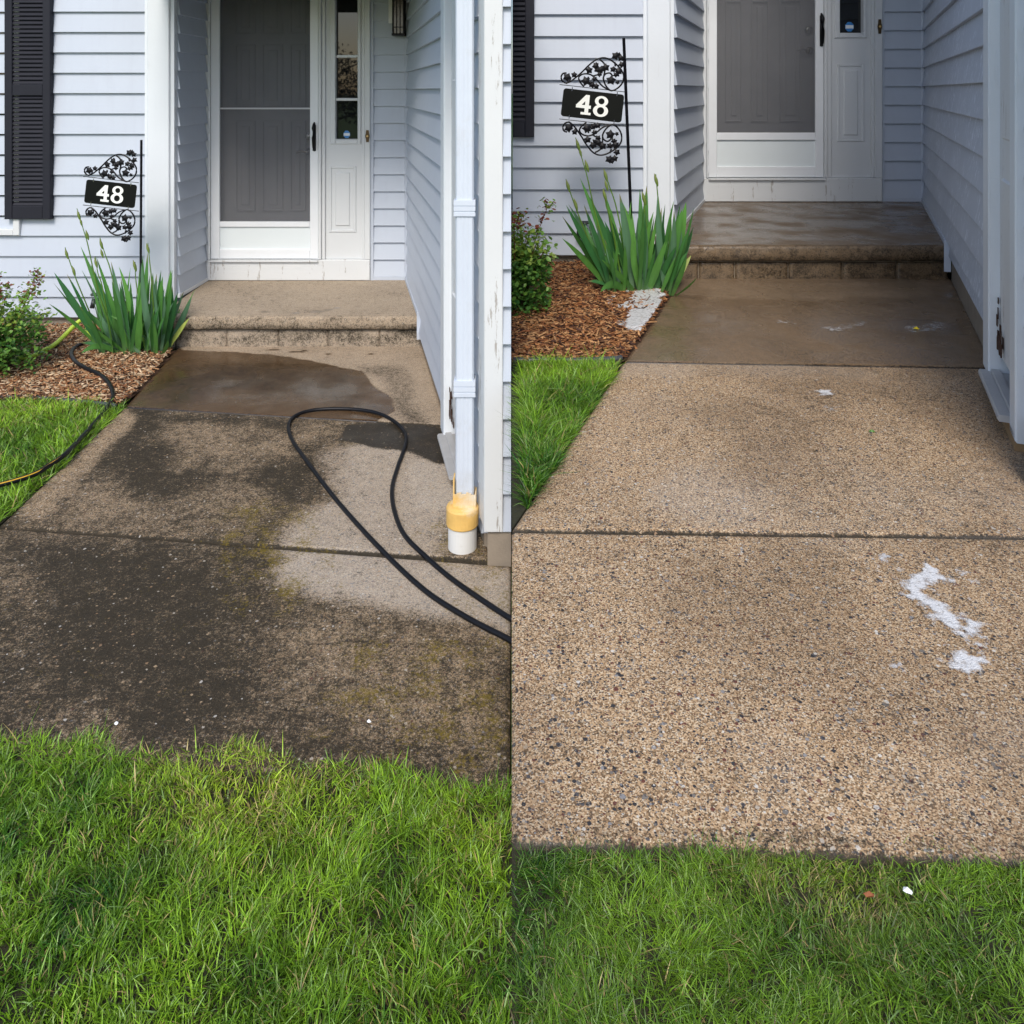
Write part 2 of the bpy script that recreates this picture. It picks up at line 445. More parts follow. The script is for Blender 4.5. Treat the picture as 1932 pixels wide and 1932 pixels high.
MAT['conL'] = concrete('dirty aggregate concrete', (0.20, 0.155, 0.10), (0.34, 0.275, 0.19), 0.85, 95)
MAT['conR'] = concrete('washed aggregate concrete', (0.30, 0.19, 0.095), (0.43, 0.285, 0.145), 1.0, 112, 1.5)
MAT['smoothL'] = concrete('broomed concrete', (0.32, 0.265, 0.20), (0.45, 0.385, 0.30), 0.6, 150, 1.1, 0.6, (0.25,0.195,0.14), 0.13)
MAT['smoothR'] = concrete('wet broomed concrete', (0.40, 0.32, 0.23), (0.50, 0.41, 0.31), 0.75, 170, 1.2, 0.6, (0.42,0.375,0.325), 0.09)
MAT['stepL'] = concrete('dry step concrete', (0.34, 0.28, 0.21), (0.46, 0.39, 0.30), 0.5, 110, 0.6, 1.6)
MAT['stepR'] = concrete('wet step concrete', (0.40, 0.32, 0.23), (0.50, 0.41, 0.30), 0.5, 130, 0.6, 1.6, (0.36,0.31,0.25), 0.05)
MAT['found'] = simple('foundation concrete', (0.25, 0.21, 0.165), 0.9, 0.25, 14, bump=0.6, bscale=120)

# ------------------------------------------------------------------ siding
def siding(mb, fr, s0, s1, z0, z1, e, zref, back=0.1, seg=1):
    k = math.floor((z0-zref)/e)
    while zref+k*e < z1-1e-4:
        zb, zt = zref+k*e, zref+(k+1)*e
        a, b = max(zb, z0), min(zt, z1)
        f = lambda z: 0.026 - 0.024*(z-zb)/e
        vs = []
        for s in (s0, s1):
            vs += [fr.pt(s, 0.002, a), fr.pt(s, f(a)-0.001, a), fr.pt(s, f(a), a+0.0025), fr.pt(s, f(b), b), fr.pt(s, 0.002, b)]
        mb.add(vs, [(0,1,6,5),(1,2,7,6),(2,3,8,7),(3,4,9,8),(0,4,3,2,1),(5,6,7,8,9)])
        k += 1
    mb.box(fr, s0, s1, -back, 0.0, z0, z1)
    return mb

def louvres(mb, fr, s0, s1, z0, z1, n0, pitch=0.034):
    z = z0
    while z < z1-0.01:
        zt = min(z+pitch*0.95, z1)
        vs = [fr.pt(s, n, q) for s in (s0, s1) for n, q in ((n0+0.022, z), (n0+0.022, z+0.006), (n0+0.004, zt), (n0, zt-0.006))]
        mb.add(vs, [(0,1,5,4),(1,2,6,5),(2,3,7,6),(3,0,4,7),(0,3,2,1),(4,5,6,7)])
        z += pitch

def ring(mb, fr, s0, s1, z0, z1, w, n0, n1, b=0.003):
    """picture frame of four butted members"""
    mb.bbox(fr, s0, s0+w, n0, n1, z0, z1, b); mb.bbox(fr, s1-w, s1, n0, n1, z0, z1, b)
    mb.bbox(fr, s0+w, s1-w, n0, n1-0.001, z0, z0+w, b); mb.bbox(fr, s0+w, s1-w, n0, n1-0.001, z1-w, z1, b)

# ------------------------------------------------------------------ ground
g = MB()
g.add([(-300,-300,-0.035),(300,-300,-0.035),(300,400,-0.035),(-300,400,-0.035)], [(0,1,2,3)])
tag(g.build('ground', MAT['farlawn']), kind='structure')
# the raised plot on the right
x0, x1, y0, y1 = 0.12, 30, -12, 26; b = 6; z = STEP-0.035
g = MB()
g.add([(x0,y0,z),(x1,y0,z),(x1,y1,z),(x0,y1,z),(x0,y0-b,-.05),(x1+b,y0-b,-.05),(x1+b,y1+b,-.05),(x0,y1+b,-.05),(x0,y0,-.05),(x0,y1,-.05)],
      [(0,1,2,3),(4,5,1,0),(5,6,2,1),(6,7,3,2),(8,4,0),(9,3,7),(8,0,3,9)])
tag(g.build('terrain', MAT['farlawn']), kind='structure')
rw = MB()
for c in range(5):
    for q in range(-12, 14):
        off = 0.2 if c % 2 else 0
        rw.bbox(Fr((0, 0), (0, 1), (-1, 0)), q*0.4+off+0.003, q*0.4+off+0.397, -0.115, -0.0015, -0.04+c*0.14+0.002, -0.04+c*0.14+0.138, 0.004)
rwo = rw.build('retaining_wall', MAT['found'])
tag(rwo, 'low concrete block retaining wall between the stained walk and the cleaned walk', 'retaining wall')

# ------------------------------------------------------------------ walks
def patch(corners, nu, nv):
    """bilinear grid between four corners a b c d (a-b near edge, d-c far edge)"""
    a, b, c, d = [np.array(p) for p in corners]
    u, v = np.meshgrid(np.linspace(0, 1, nu), np.linspace(0, 1, nv))
    P = (a[None]*((1-u)*(1-v)).ravel()[:, None] + b[None]*(u*(1-v)).ravel()[:, None] + c[None]*(u*v).ravel()[:, None] + d[None]*((1-u)*v).ravel()[:, None])
    idx = np.arange(nu*nv).reshape(nv, nu)
    q = np.stack([idx[:-1,:-1], idx[:-1,1:], idx[1:,1:], idx[1:,:-1]], -1).reshape(-1, 4)
    return P, q, u.ravel(), v.ravel(), idx

def shrink(c, g=0.0035):
    c = [np.array(p, float) for p in c]; out = []
    for i, p in enumerate(c):
        e1 = c[(i+1) % 4]-p; e2 = c[i-1]-p
        out.append(p + (e1/np.linalg.norm(e1) + e2/np.linalg.norm(e2))*g)
    return out

def slab_mesh(name, corners, side, fields, mat, res=0.014, z=0.0, thick=0.09, parent=None):
    c = shrink(corners)
    L = lambda i, j: float(np.linalg.norm(c[i]-c[j]))
    nu = max(3, int(max(L(0,1), L(3,2))/res)); nv = max(3, int(max(L(0,3), L(1,2))/res))
    P, q, u, v, idx = patch(c, nu, nv)
    x, y = P[:, 0], P[:, 1]
    wu = max(L(0,1), L(3,2)); wv = max(L(0,3), L(1,2))
    edge = np.minimum(np.minimum(u, 1-u)*wu, np.minimum(v, 1-v)*wv)
    rag = 0.006*(fbm(x*30, y*30, 5, 3)-0.3)
    zz = BASE[side] + z + 0.0022*(fbm(x*7, y*7, 3, 3)-0.5) - 0.006*np.clip(1-(edge-rag*0.6)/0.006, 0, 1)**2
    V = np.column_stack([x, y, zz])
    A = fields(x, y)
    A['dirt'] = np.maximum(A['dirt'], 1.1*np.clip(1-(np.minimum(v, 1-v)*wv-rag*1.5+edge*0)/0.007, 0, 1))
    # skirt
    per = np.concatenate([idx[0,:], idx[1:,-1], idx[-1,-2::-1], idx[-2:0:-1,0]])
    n0 = len(V); k = len(per)
    S = V[per].copy(); S[:, 2] = BASE[side] + z - thick
    V2 = np.vstack([V, S]); nxt = np.roll(np.arange(k), -1)
    sk = np.column_stack([per, n0+np.arange(k), n0+nxt, per[nxt]])
    q2 = np.vstack([q, sk])
    attrs = {kk: np.concatenate([vv, vv[per]]) for kk, vv in A.items()}
    return np_mesh(name, V2, q2, mat, parent, attrs=attrs, smooth=False)

def field_base(x, dirt=0.0, wet=0.0, lich=0.0, pale=0.0):
    o = np.ones_like(x); return {'dirt': o*dirt, 'wet': o*wet, 'lichen': o*lich, 'pale': o*pale}

def poly_in(x, y, pts, side, w=0.05, warp=0.08, s=1, sc=4.0):
    p = GP(pts, side)
    xx = x + warp*(fbm(x*sc, y*sc, s)-0.5)*2; yy = y + warp*(fbm(x*sc, y*sc, s+50)-0.5)*2
    return sm(-w, w, sdf(xx, yy, p))

def fields_L(x, y):
    A = field_base(x, 0.62, 0, 0.12, 0.0)
    n = fbm(x*1.6, y*1.6, 9, 4)
    A['dirt'] += (n-0.5)*0.75
    def blend(key, m, val): A[key] = A[key]*(1-m) + val*m
    blend('dirt', poly_in(x, y, [(270,772),(480,788),(600,830),(612,900),(560,950),(420,905),(300,935),(180,890)], 'L', 0.12, 0.15, 2), 0.92)
    br = poly_in(x, y, [(300,800),(420,800),(500,850),(450,900),(360,880)], 'L', 0.1, 0.2, 8); blend('dirt', br, 0.42)
    br = poly_in(x, y, [(480,800),(620,805),(600,860),(500,850)], 'L', 0.1, 0.2, 18); blend('dirt', br, 0.40)
    blend('dirt', poly_in(x, y, [(60,1025),(250,1035),(400,1085),(440,1300),(300,1400),(140,1300),(90,1150)], 'L', 0.1, 0.15, 3), 0.92)
    blend('dirt', poly_in(x, y, [(20,960),(70,985),(262,790),(225,768)], 'L', 0.05, 0.05, 4), 0.22)
    blend('dirt', poly_in(x, y, [(560,1130),(951,1200),(975,1470),(650,1410),(480,1300)], 'L', 0.15, 0.1, 14), 0.50)
    m = poly_in(x, y, [(620,850),(690,832),(770,845),(830,862),(860,950),(830,1060),(700,1065),(560,1090),(500,1040),(560,985),(620,930)], 'L', 0.09, 0.10, 5)
    blend('dirt', m, 0.10); blend('pale', m, 0.65)
    m = poly_in(x, y, [(510,1075),(600,1035),(820,1055),(990,1060),(1000,1215),(880,1180),(730,1155),(640,1130),(560,1110)], 'L', 0.07, 0.08, 6)
    blend('dirt', m, 0.06); blend('pale', m, 0.78)
    m = poly_in(x, y, [(790,870),(850,880),(850,960),(790,960),(775,910)], 'L', 0.03, 0.05, 16)
    blend('dirt', m, 0.0); blend('pale', m, 0.8)
    m = poly_in(x, y, [(650,800),(760,792),(835,815),(850,880),(760,850),(690,838),(640,825)], 'L', 0.015, 0.06, 7)
    blend('dirt', m, 0.95); blend('wet', m, 0.6)
    for pp, vv in (([(380,940),(650,940),(620,1130),(420,1150)], 0.42), ([(640,1180),(990,1180),(990,1500),(600,1400)], 0.40), ([(820,1050),(990,1050),(990,1180),(900,1170)], 0.42), ([(860,960),(780,1000),(880,1080),(960,1080)],0.4)):
        blend('lichen', poly_in(x, y, pp, 'L', 0.15, 0.1, 11), vv)
    return A

WETL = [(300,640),(345,662),(440,664),(545,672),(600,682),(680,700),(700,722),(715,738),(742,752),(748,776),(700,800),(600,792),(480,790),(280,776),(225,770),(150,770),(240,690)]
def fields_L1(x, y):
    A = field_base(x, 0.14, 0, 0.05, 0.25)
    A['dirt'] += 0.35*(fbm(x*3, y*3, 19)-0.5)
    m = poly_in(x, y, WETL, 'L', 0.006, 0.03, 23, 6)
    A['wet'] = m
    A['pale'] *= 1-m
    d = poly_in(x, y, [(340,685),(640,690),(690,730),(700,770),(560,740),(420,735),(330,770),(280,740)], 'L', 0.12, 0.1, 24)*m
    A['dirt'] += 0.30*d
    e = poly_in(x, y, [(700,690),(770,690),(800,795),(760,795)], 'L', 0.05, 0.08, 25)
    A['dirt'] += 0.30*e*(1-m)
    for (u, v, rx) in ((515,660,12),(560,664,14),(575,661,6),(620,668,5),(700,668,6)):
        px_, py_ = G(u, v, 'L'); A['wet'] = np.maximum(A['wet'], sm(1.1, 0.8, np.hypot((x-px_)/(rx*0.0045), (y-py_)/0.018)+0.5*(fbm(x*30, y*30, 3)-.5)))
    return A
def fields_LP(x, y):
    A = field_base(x, 0.08, 0, 0, 0.2)
    A['dirt'] += 0.3*(fbm(x*3, y*3, 29)-0.5)
    for (u, v, rx) in ((620,588,10),(600,592,14),(635,585,6),(500,592,8),(560,594,8)):
        px_, py_ = G(u, v, 'L', 0.22); A['wet'] = np.maximum(A['wet'], 0.8*sm(1.1, 0.8, np.hypot((x-px_)/(rx*0.0045), (y-py_)/0.03)+0.8*(fbm(x*25, y*25, 3)-.5)))
    return A
def fields_R(x, y):
    A = field_base(x, 0.0, 0, 0.0, 0.0)
    n = fbm(x*1.8, y*1.8, 39, 4)
    A['dirt'] += np.clip((n-0.42)*0.55, 0, 1)
    A['wet'] += 0.08 + 0.42*sm(0.42, 0.68, fbm(x*2.2, y*2.2, 44))
    A['pale'] += 0.35*sm(0.5, 0.75, fbm(x*1.7+9, y*1.7, 54))
    def blend(key, m, val): A[key] = A[key]*(1-m) + val*m
    blend('dirt', poly_in(x, y, [(1250,760),(1600,700),(1850,720),(1900,800),(1700,880),(1600,860),(1350,830)], 'R', 0.3, 0.2, 41), 0.17)
    blend('dirt', poly_in(x, y, [(990,1010),(1100,1010),(1080,1200),(985,1350)], 'R', 0.15, 0.1, 42), 0.12)
    blend('wet', poly_in(x, y, [(1700,1040),(1950,1060),(1950,1330),(1780,1300)], 'R', 0.1, 0.1, 43), 0.35)
    blend('dirt', poly_in(x, y, [(960,1550),(1950,1570),(1950,1650),(960,1620)], 'R', 0.02, 0.03, 46), 0.30)
    return A
def fields_R1(x, y):
    A = field_base(x, 0.10, 0.92, 0, 0)
    A['dirt'] += 0.25*(fbm(x*3, y*3, 49)-0.5)
    A['wet'] += 0.25*(fbm(x*2, y*2, 48)-0.4)
    for pp, vv in (([(1480,600),(1700,590),(1810,610),(1800,640),(1650,650),(1480,630)], 1.0), ([(1330,535),(1760,530),(1770,560),(1330,565)], .75)):
        m = poly_in(x, y, pp, 'R', 0.05, 0.10, 45); A['wet'] = A['wet']*(1-m)+vv*m
    return A
def fields_RP(x, y):
    A = field_base(x, 0.05, 0.92, 0, 0)
    A['dirt'] += 0.2*(fbm(x*3, y*3, 59)-0.5)
    m = sm(5.25, 5.9, y + 0.4*(fbm(x*3,y*3,61)-.5)); A['wet'] = A['wet']*(1-m) + 1.0*m
    return A

# side wall lines
def wallL(y): return -0.088 - 0.2155*(y-3.21)
def wallR(y): return 2.085 + 0.436*(y-3.49)

jL1a, jL1b = G(235,768,'L'), None
yb = 1.9*F/(425.6-HZ); jL1b = (wallL(yb)-0.0, yb)
sbL = (-2.55, 5.91)
jm = MB()
jm.slab([(-3.2,2.3),(-0.004,2.2),(-0.004,5.9),(-2.5,5.9)], -0.06, -0.022)
jm.slab([(0.004,1.3),(3.0,1.22),(2.7,5.05),(1.1,5.05)], STEP-0.06, STEP-0.022)
tag(jm.build('soil', MAT['soil']), kind='structure')
# left walk
def on_edge(v, side):  # left edge of the walk at row v (1932 grid)
    pts = {'L': [(30,965),(235,768),(330,657)], 'R': [(983,965),(1175,683),(1283,528)]}[side]
    if v >= pts[1][1]: (a, b) = pts[0], pts[1]
    else: (a, b) = pts[1], pts[2]
    k = (v-a[1])/(b[1]-a[1]); return (a[0]+k*(b[0]-a[0]), v)
LW = [on_edge(655,'L'), on_edge(768,'L')]
farL = G(*on_edge(657,'L'), 'L')
s1 = [jL1a, (wallL(yb)+0.012, yb), (wallL(5.94)+0.012, 5.95), (farL[0], 5.97)]
tag(slab_mesh('walkway', s1, 'L', fields_L1, MAT['smoothL'], 0.012), kind='structure')
j2l = G(30, 997, 'L'); yj2 = 1.9*F/(561.5-HZ)
xl = lambda y: j2l[0] + (jL1a[0]-j2l[0])*(y-j2l[1])/(jL1a[1]-j2l[1])
j2r = (wallL(3.225)+0.012, 3.225)
# extend joint 2 to the left beyond the frame along the edge
j2L = G(-200, 975, 'L')
s2 = [G(5, 993,'L'), j2r, (wallL(yb)+0.012, yb), jL1a]
s2[0] = G(-4, 994, 'L')
tag(slab_mesh('walkway', s2, 'L', fields_L, MAT['conL'], 0.012), kind='structure')
s3 = [G(-350,1340,'L'), (-0.002, 2.16), (-0.002, 3.205), G(-350, 960,'L')]
s3[3] = G(-350, 966, 'L')
# near-left piece lies beside it, so the far-left corner follows joint 2
def s3c(): 
    a = G(-4, 994, 'L'); b_ = j2r; return a, b_
a_, b_ = s3c()
tag(slab_mesh('walkway', [(-2.2, 2.36), (-0.002, 2.16), (-0.002, 3.20), a_], 'L', fields_L, MAT['conL'], 0.012), kind='structure')

# right walk
jR1a = G(1175,683,'R'); yr1 = 1.195*F/(368-HZ); 
farR = G(1283,528,'R')
tag(slab_mesh('walkway', [jR1a, (wallR(yr1)+0.015, yr1), (wallR(5.1)+0.015, 5.1), (farR[0]+0.02, 5.1)], 'R', fields_R1, MAT['smoothR'], 0.014), kind='structure')
jR2a = G(966, 1001, 'R'); 
yr2 = 1.195*F/(540-HZ)
eR = lambda y: jR1a[0] + (0.0-jR1a[0])*(jR1a[1]-y)/(jR1a[1]-G(966,992,'R')[1])
jR2a = (-0.004, 1.195*F/(530.5-HZ))
jR2b = (2.2, 1.195*F/(541.5-HZ))
tag(slab_mesh('walkway', [jR2a, (1.62, jR2a[1]+ (jR2b[1]-jR2a[1])*0.74), (wallR(yr1)+0.015, yr1), jR1a], 'R', fields_R, MAT['conR'], 0.012), kind='structure')
tag(slab_mesh('walkway', [(-0.004, 1.268), (1.62, 1.20), (1.62, jR2a[1]+ (jR2b[1]-jR2a[1])*0.74), jR2a], 'R', fields_R, MAT['conR'], 0.010), kind='structure')
tag(slab_mesh('walkway', [(1.625, 1.20), (4.2, 1.17), (4.2, 2.2), (1.625, 2.15)], 'R', fields_R, MAT['conR'], 0.03), kind='structure')

# ------------------------------------------------------------------ houses
def house(S):
    b = BASE[S]
    L = S == 'L'
    Yf, Yd, Yp = (6.41, 7.03, 5.89) if L else (5.46, 7.03, 5.03)
    c = dict(post_l=150, post_r=172, side_r=176, rec=207, frame_l=206, storm_l=212.5, screen_l=221, screen_r=311, storm_r=319.5, mull_r=326,
             gl=336, gr=358, trim=362.5, trim_r=371, inner=408.6, screen_b=221, kick_t=226.5, kick_b=248.4, storm_b=258.4, porch=279.5) if L else \
        dict(post_l=646, post_r=669, side_r=673, rec=702, frame_l=700, storm_l=707, screen_l=716, screen_r=814, storm_r=822, mull_r=830,
             gl=839, gr=862.5, trim=870, trim_r=880, inner=925, screen_b=132.5, kick_t=140, kick_b=166, storm_b=177.3, porch=201.3)
    ztop = b+(2.80 if L else 4.2)  # right roof height, unseen, raised so more light reaches its porch
    D = Fr((0, Yd), (1, 0), (0, -1)); W = Fr((0, Yf), (1, 0), (0, -1))
    dx = lambda p: X(p, Yd); dz = lambda p: Z(p, Yd); fx = lambda p: X(p, Yf); fz = lambda p: Z(p, Yf)
    wf = wallL if L else wallR
    slope = -0.2155 if L else 0.436
    yc = 3.21 if L else 2.30          # front corner of the garage
    gx = wf(yc)
    ln = math.hypot(1, slope)
    SW = Fr((gx, yc), (slope, 1), (-1, slope))   # s from the front corner to the back
    ss = lambda y: (y-yc)*ln
    h = empty('house', (dx(c['rec']), Yf, b),
              'blue grey sided house with dry porch and stained walk, left of the two' if L else 'blue grey sided house with wet porch and clean walk, right of the two',
              'house', 'houses with white entry doors')
    porch_z = dz(c['porch'])
    # --- front wall
    wx0 = -8.0 if L else 0.004
    e = 20.3*Yf/F if L else 21.8*Yf/F
    zb = fz(316.5 if L else 254.5)
    m = siding(MB(), W, wx0, fx(c['post_l']+3), zb, ztop, e, zb)
    o = m.build('siding_wall', MAT['siding'], h)
    MB().box(W, wx0, fx(c['post_r']-2), -0.15, -0.02, b-0.3, zb).build('foundation', MAT['found'], h)
    # --- corner post
    m = MB().bbox(W, fx(c['post_l']+0.0), fx(c['post_r']), -0.06, 0.055, b+0.02, ztop, 0.006)
    m.box(W, fx(c['post_l']-3.5), fx(c['post_l']), 0.0, 0.031, zb, ztop)
    m.box(W, fx(c['post_r']), fx(c['side_r']), -0.1, 0.034, b+0.02, ztop)
    m.build('corner_post', MAT['bright'], h)
    # --- recess wall on the left of the porch
    p0 = (fx(c['side_r']), Yf); p1 = (dx(c['rec']), Yd)
    dd = (p1[0]-p0[0], p1[1]-p0[1]); rl = math.hypot(*dd)
    RW = Fr(p0, dd, (dd[1], -dd[0]))
    e2 = (17.0 if L else 18.6)*Yd/F
    siding(MB(), RW, 0.02, rl-0.01, porch_z+0.03, ztop, e2, porch_z+0.03).build('siding_wall', MAT['siding'], h)
    MB().box(RW, 0.0, rl-0.012, 0.0, 0.031, porch_z+0.001, porch_z+0.03).box(RW, rl-0.035, rl-0.008, 0.018, 0.033, porch_z+0.031, ztop).build('trim_strip', MAT['alu'], h)
    # --- wall round the door
    m = MB().box(D, dx(c['rec'])-0.3, dx(c['inner'])+0.3, -0.2, -0.12, b-0.2, ztop)
    m.build('backing_wall', MAT['siding'], h)
    siding(MB(), D, dx(c['trim_r']+3), dx(c['inner']-3), porch_z+0.03, ztop, e2, porch_z+0.03).build('siding_wall', MAT['siding'], h)
    m = MB().box(D, dx(c['trim_r']), dx(c['trim_r']+3), -0.1, 0.030, porch_z, ztop)
    m.box(D, dx(c['inner']-3.2), dx(c['inner']+0.5), -0.1, 0.032, porch_z, ztop)
    m.box(D, dx(c['trim_r']+3), dx(c['inner']-3.2), 0.0, 0.029, porch_z+0.001, porch_z+0.03)
    m.build('trim_strip', MAT['siding'], h)
    # door frame
    zd = dz(c['storm_b'])
    m = MB().bbox(D, dx(c['frame_l']), dx(c['storm_l']-2), -0.1, 0.045, zd, ztop)
    m.bbox(D, dx(c['storm_l']-2)+.001, dx(c['storm_l'])-.002, -0.1, 0.062, zd, ztop)
    m.bbox(D, dx(c['storm_r'])+.003, dx(c['storm_r']+3), -0.1, 0.055, zd, ztop)
    m.bbox(D, dx(c['storm_r']+3)+.001, dx(c['mull_r']), -0.1, 0.035, zd, ztop)
    m.bbox(D, dx(c['trim'])+.001, dx(c['trim']+3), -0.1, 0.035, zd, ztop)
    m.bbox(D, dx(c['trim']+3)+.001, dx(c['trim_r']), -0.1, 0.05, zd, ztop)
    m.build('door_frame', MAT['white'], h)
    m = MB().bbox(D, dx(c['frame_l']), dx(c['trim_r'])-.001, -0.1, 0.05, porch_z+0.002, zd-0.002, 0.006)
    m.box(D, dx(c['storm_l']), dx(c['storm_r']), 0.0505, 0.075, zd-0.016, zd-0.003)
    m.build('threshold', MAT['trim'], h)
    # inner door
    m = MB().box(D, dx(c['storm_l'])+.01, dx(c['storm_r'])-.01, -0.11, -0.07, zd, ztop)
    idr = m.build('entry_door', MAT['door'], h)
    cols = [(233,253),(260,281),(288,304)] if L else [(727,744),(753,771),(782,804)]
    rows = [(-30,33),(44,107),(121,212)] if L else [(0,122)]
    pm = MB()
    for a0, a1 in cols:
        for r0, r1 in rows:
            z0_, z1_ = dz(r1), min(dz(r0), ztop-0.05)
            ring(pm, D, dx(a0), dx(a1), z0_, z1_, 0.014, -0.0695, -0.050)
            pm.bbox(D, dx(a0)+0.05, dx(a1)-0.05, -0.0695, -0.054, z0_+0.05, z1_-0.05, 0.008)
    pm.build('door_panel', MAT['door'], idr)
    # lever and deadbolt on the inner door
    lx, lz = (dx(308.5), dz(152)) if L else (dx(811.5), dz(50))
    m = MB().tube([D.pt(lx, -0.068, lz), D.pt(lx, -0.045, lz)], 0.032, 16)
    m.tube(smooth_path([D.pt(lx, -0.05, lz), D.pt(lx, -0.02, lz), D.pt(lx-0.02, -0.012, lz), D.pt(lx-0.07, -0.012, lz+0.006), D.pt(lx-0.11, -0.014, lz-0.004)], 5), 0.009, 8)
    m.build('lever_handle', MAT['steel'], idr, smooth=True)
    kx, kz = (dx(307.5), dz(137)) if L else (dx(811), dz(29.5))
    MB().tube([D.pt(kx, -0.068, kz), D.pt(kx, -0.05, kz), D.pt(kx, -0.04, kz)], [0.034, 0.034, 0.022], 16).build('deadbolt', MAT['steel'], idr, smooth=True)
    # storm door
    sl, sr, xl_, xr_ = dx(c['storm_l']), dx(c['storm_r']), dx(c['screen_l']), dx(c['screen_r'])
    m = MB().bbox(D, sl, xl_, 0.0, 0.04, zd+.003, ztop, 0.005)
    m.bbox(D, xr_, sr, 0.0, 0.04, zd+.003, ztop, 0.005)
    m.bbox(D, xl_, xr_, 0.0, 0.038, dz(c['kick_t']), dz(c['screen_b']), 0.005)
    m.bbox(D, xl_, xr_, 0.0, 0.038, zd+.003, dz(c['kick_b']), 0.005)
    sd = m.build('storm_door', MAT['alu'], h)
    MB().box(D, xl_, xr_, 0.012, 0.02, dz(c['kick_b']), dz(c['kick_t'])).build('kick_panel', MAT['kick'], sd)
    MB().box(D, xl_, xr_, 0.018, 0.0195, dz(c['screen_b']), ztop-0.02).build('screen', MAT['screen'], sd)
    if L:
        MB().box(D, xl_, xr_, 0.02, 0.03, dz(109.2), dz(107.6)).build('screen_bar', MAT['door'], sd)
    hx = dx(315.5) if L else dx(819.5); ht, hb = (dz(124.5), dz(150.5)) if L else (dz(16), dz(46.5))
    m = MB().tube([D.pt(hx, 0.04, ht+0.02), D.pt(hx, 0.055, ht), D.pt(hx, 0.075, ht-0.03), D.pt(hx, 0.08, (ht+hb)/2), D.pt(hx, 0.068, hb+0.03), D.pt(hx, 0.041, hb)],
                  [0.006, 0.013, 0.016, 0.014, 0.011, 0.006], 10)
    m.box(D, hx-0.014, hx+0.014, 0.041, 0.047, hb, ht)
    m.build('pull_handle', MAT['black'], sd, smooth=True)
    # hinges
    for py in ((22, 46, 118, 140, 215, 252) if L else (8, 30, 60, 88, 150, 172)):
        MB().tube([D.pt(sl-0.004, 0.066, dz(py)), D.pt(sl-0.004, 0.066, dz(py)+0.06)], 0.006, 8).build('hinge', MAT['alu'], sd)
    # side light
    gl, gr, gb = dx(c['gl']), dx(c['gr']), dz(139 if L else 33)
    pl, pr = dx(c['mull_r'])+.001, dx(c['trim'])
    m = MB().box(D, pl, gl, -0.1, 0.012, zd, ztop).box(D, gr, pr, -0.1, 0.012, zd, ztop).box(D, gl, gr, -0.1, 0.012, zd, gb)
    m.bbox(D, gl-0.045, gl, 0.0121, 0.026, gb-0.045, ztop, 0.006).bbox(D, gr, gr+0.03, 0.0121, 0.026, gb-0.045, ztop, 0.006)
    m.bbox(D, gl, gr, 0.0121, 0.025, gb-0.045, gb, 0.006)
    if L:
        for py in (56.3, 99.4): m.bbox(D, gl, gr, -0.03, 0.008, dz(py+1.4), dz(py-1.4), 0.004)
    sli = m.build('sidelight', MAT['white'], h)
    MB().box(D, gl, gr, -0.05, -0.035, gb, ztop).build('pane', MAT['glass'], sli)
    q0, q1, r0, r1 = (329.5, 356.5, 166, 232) if L else (836.5, 863.5, 64, 141.5)
    m = MB(); ring(m, D, dx(q0), dx(q1), dz(r1), dz(r0), 0.022, 0.0125, 0.021, 0.004)
    m.bbox(D, dx(q0)+0.055, dx(q1)-0.055, 0.0125, 0.022, dz(r1)+0.055, dz(r0)-0.055, 0.008)
    m.build('raised_panel', MAT['white'], sli)
    m = MB(); stx, stz = (dx(346), dz(134.6)) if L else (dx(851), dz(26.5)); sr_ = 0.031 if L else 0.04
    pts = [(stx+sr_*math.cos(a*math.pi/4+math.pi/8), stz+sr_*1.12*math.sin(a*math.pi/4+math.pi/8)) for a in range(8)]
    m.prism(pts, D, -0.034, -0.032); st = m.build('sticker', MAT['blue'], sli)
    MB().box(D, stx-sr_*0.86, stx+sr_*0.86, -0.0318, -0.031, stz-sr_*0.38, stz+sr_*0.38).build('sticker_band', MAT['stickwhite'], sli)
    # bell plate
    bx, bz, bh = (dx(368.5), dz(135.8), 0.055) if L else (dx(877), dz(27), 0.066)
    pts = [(bx+0.018*math.cos(a)*(1+0.12*math.cos(6*a)), bz+bh*math.sin(a)*(1+0.10*math.cos(6*a))) for a in [i*math.pi/12 for i in range(24)]]
    db = MB().prism(pts, D, 0.0505, 0.056).build('doorbell', MAT['bronze'], h)
    MB().tube([D.pt(bx, 0.056, bz), D.pt(bx, 0.061, bz)], 0.009, 12).build('bell_button', MAT['yellow'], db)
    # --- garage side wall along the walk
    if L: ypost, yj, ycas, ysid, ych = 4.38, 4.24, 3.80, 3.69, 3.34
    else: ypost, yj, ycas, ysid, ych = 3.30, 3.16, 2.72, 2.62, 2.42
    zs = b + (0.10 if L else 0.16)
    e3 = e2
    m = siding(MB(), SW, ss(ypost), ss(Yd)-0.0, zs, ztop, e3, porch_z+0.03+e3*math.floor((zs-porch_z-0.03)/e3)); m.build('siding_wall', MAT['siding'] if L else MAT['siding_spot'], h)
    MB().box(SW, ss(ypost), ss(Yp), -0.1, -0.006, b-0.2, zs).build('foundation', MAT['found'], h)
    m = MB().box(SW, ss(Yp)-0.02, ss(Yd)-0.03, 0.0, 0.034, porch_z+0.001, porch_z+0.032)
    m.box(SW, ss(Yp)-0.035, ss(Yp)-0.02, 0.0, 0.038, porch_z-0.16, porch_z+0.034)
    m.box(SW, ss(Yd)-0.035, ss(Yd)-0.005, 0.0, 0.033, porch_z+0.034, ztop)
    m.build('trim_strip', MAT['siding'], h)
    # doorway of the garage: casings, white slab, sill
    zp = b + 0.055
    cas = MB()
    cas.bbox(SW, ss(yj), ss(ypost), -0.08, 0.052, zp, ztop, 0.006)
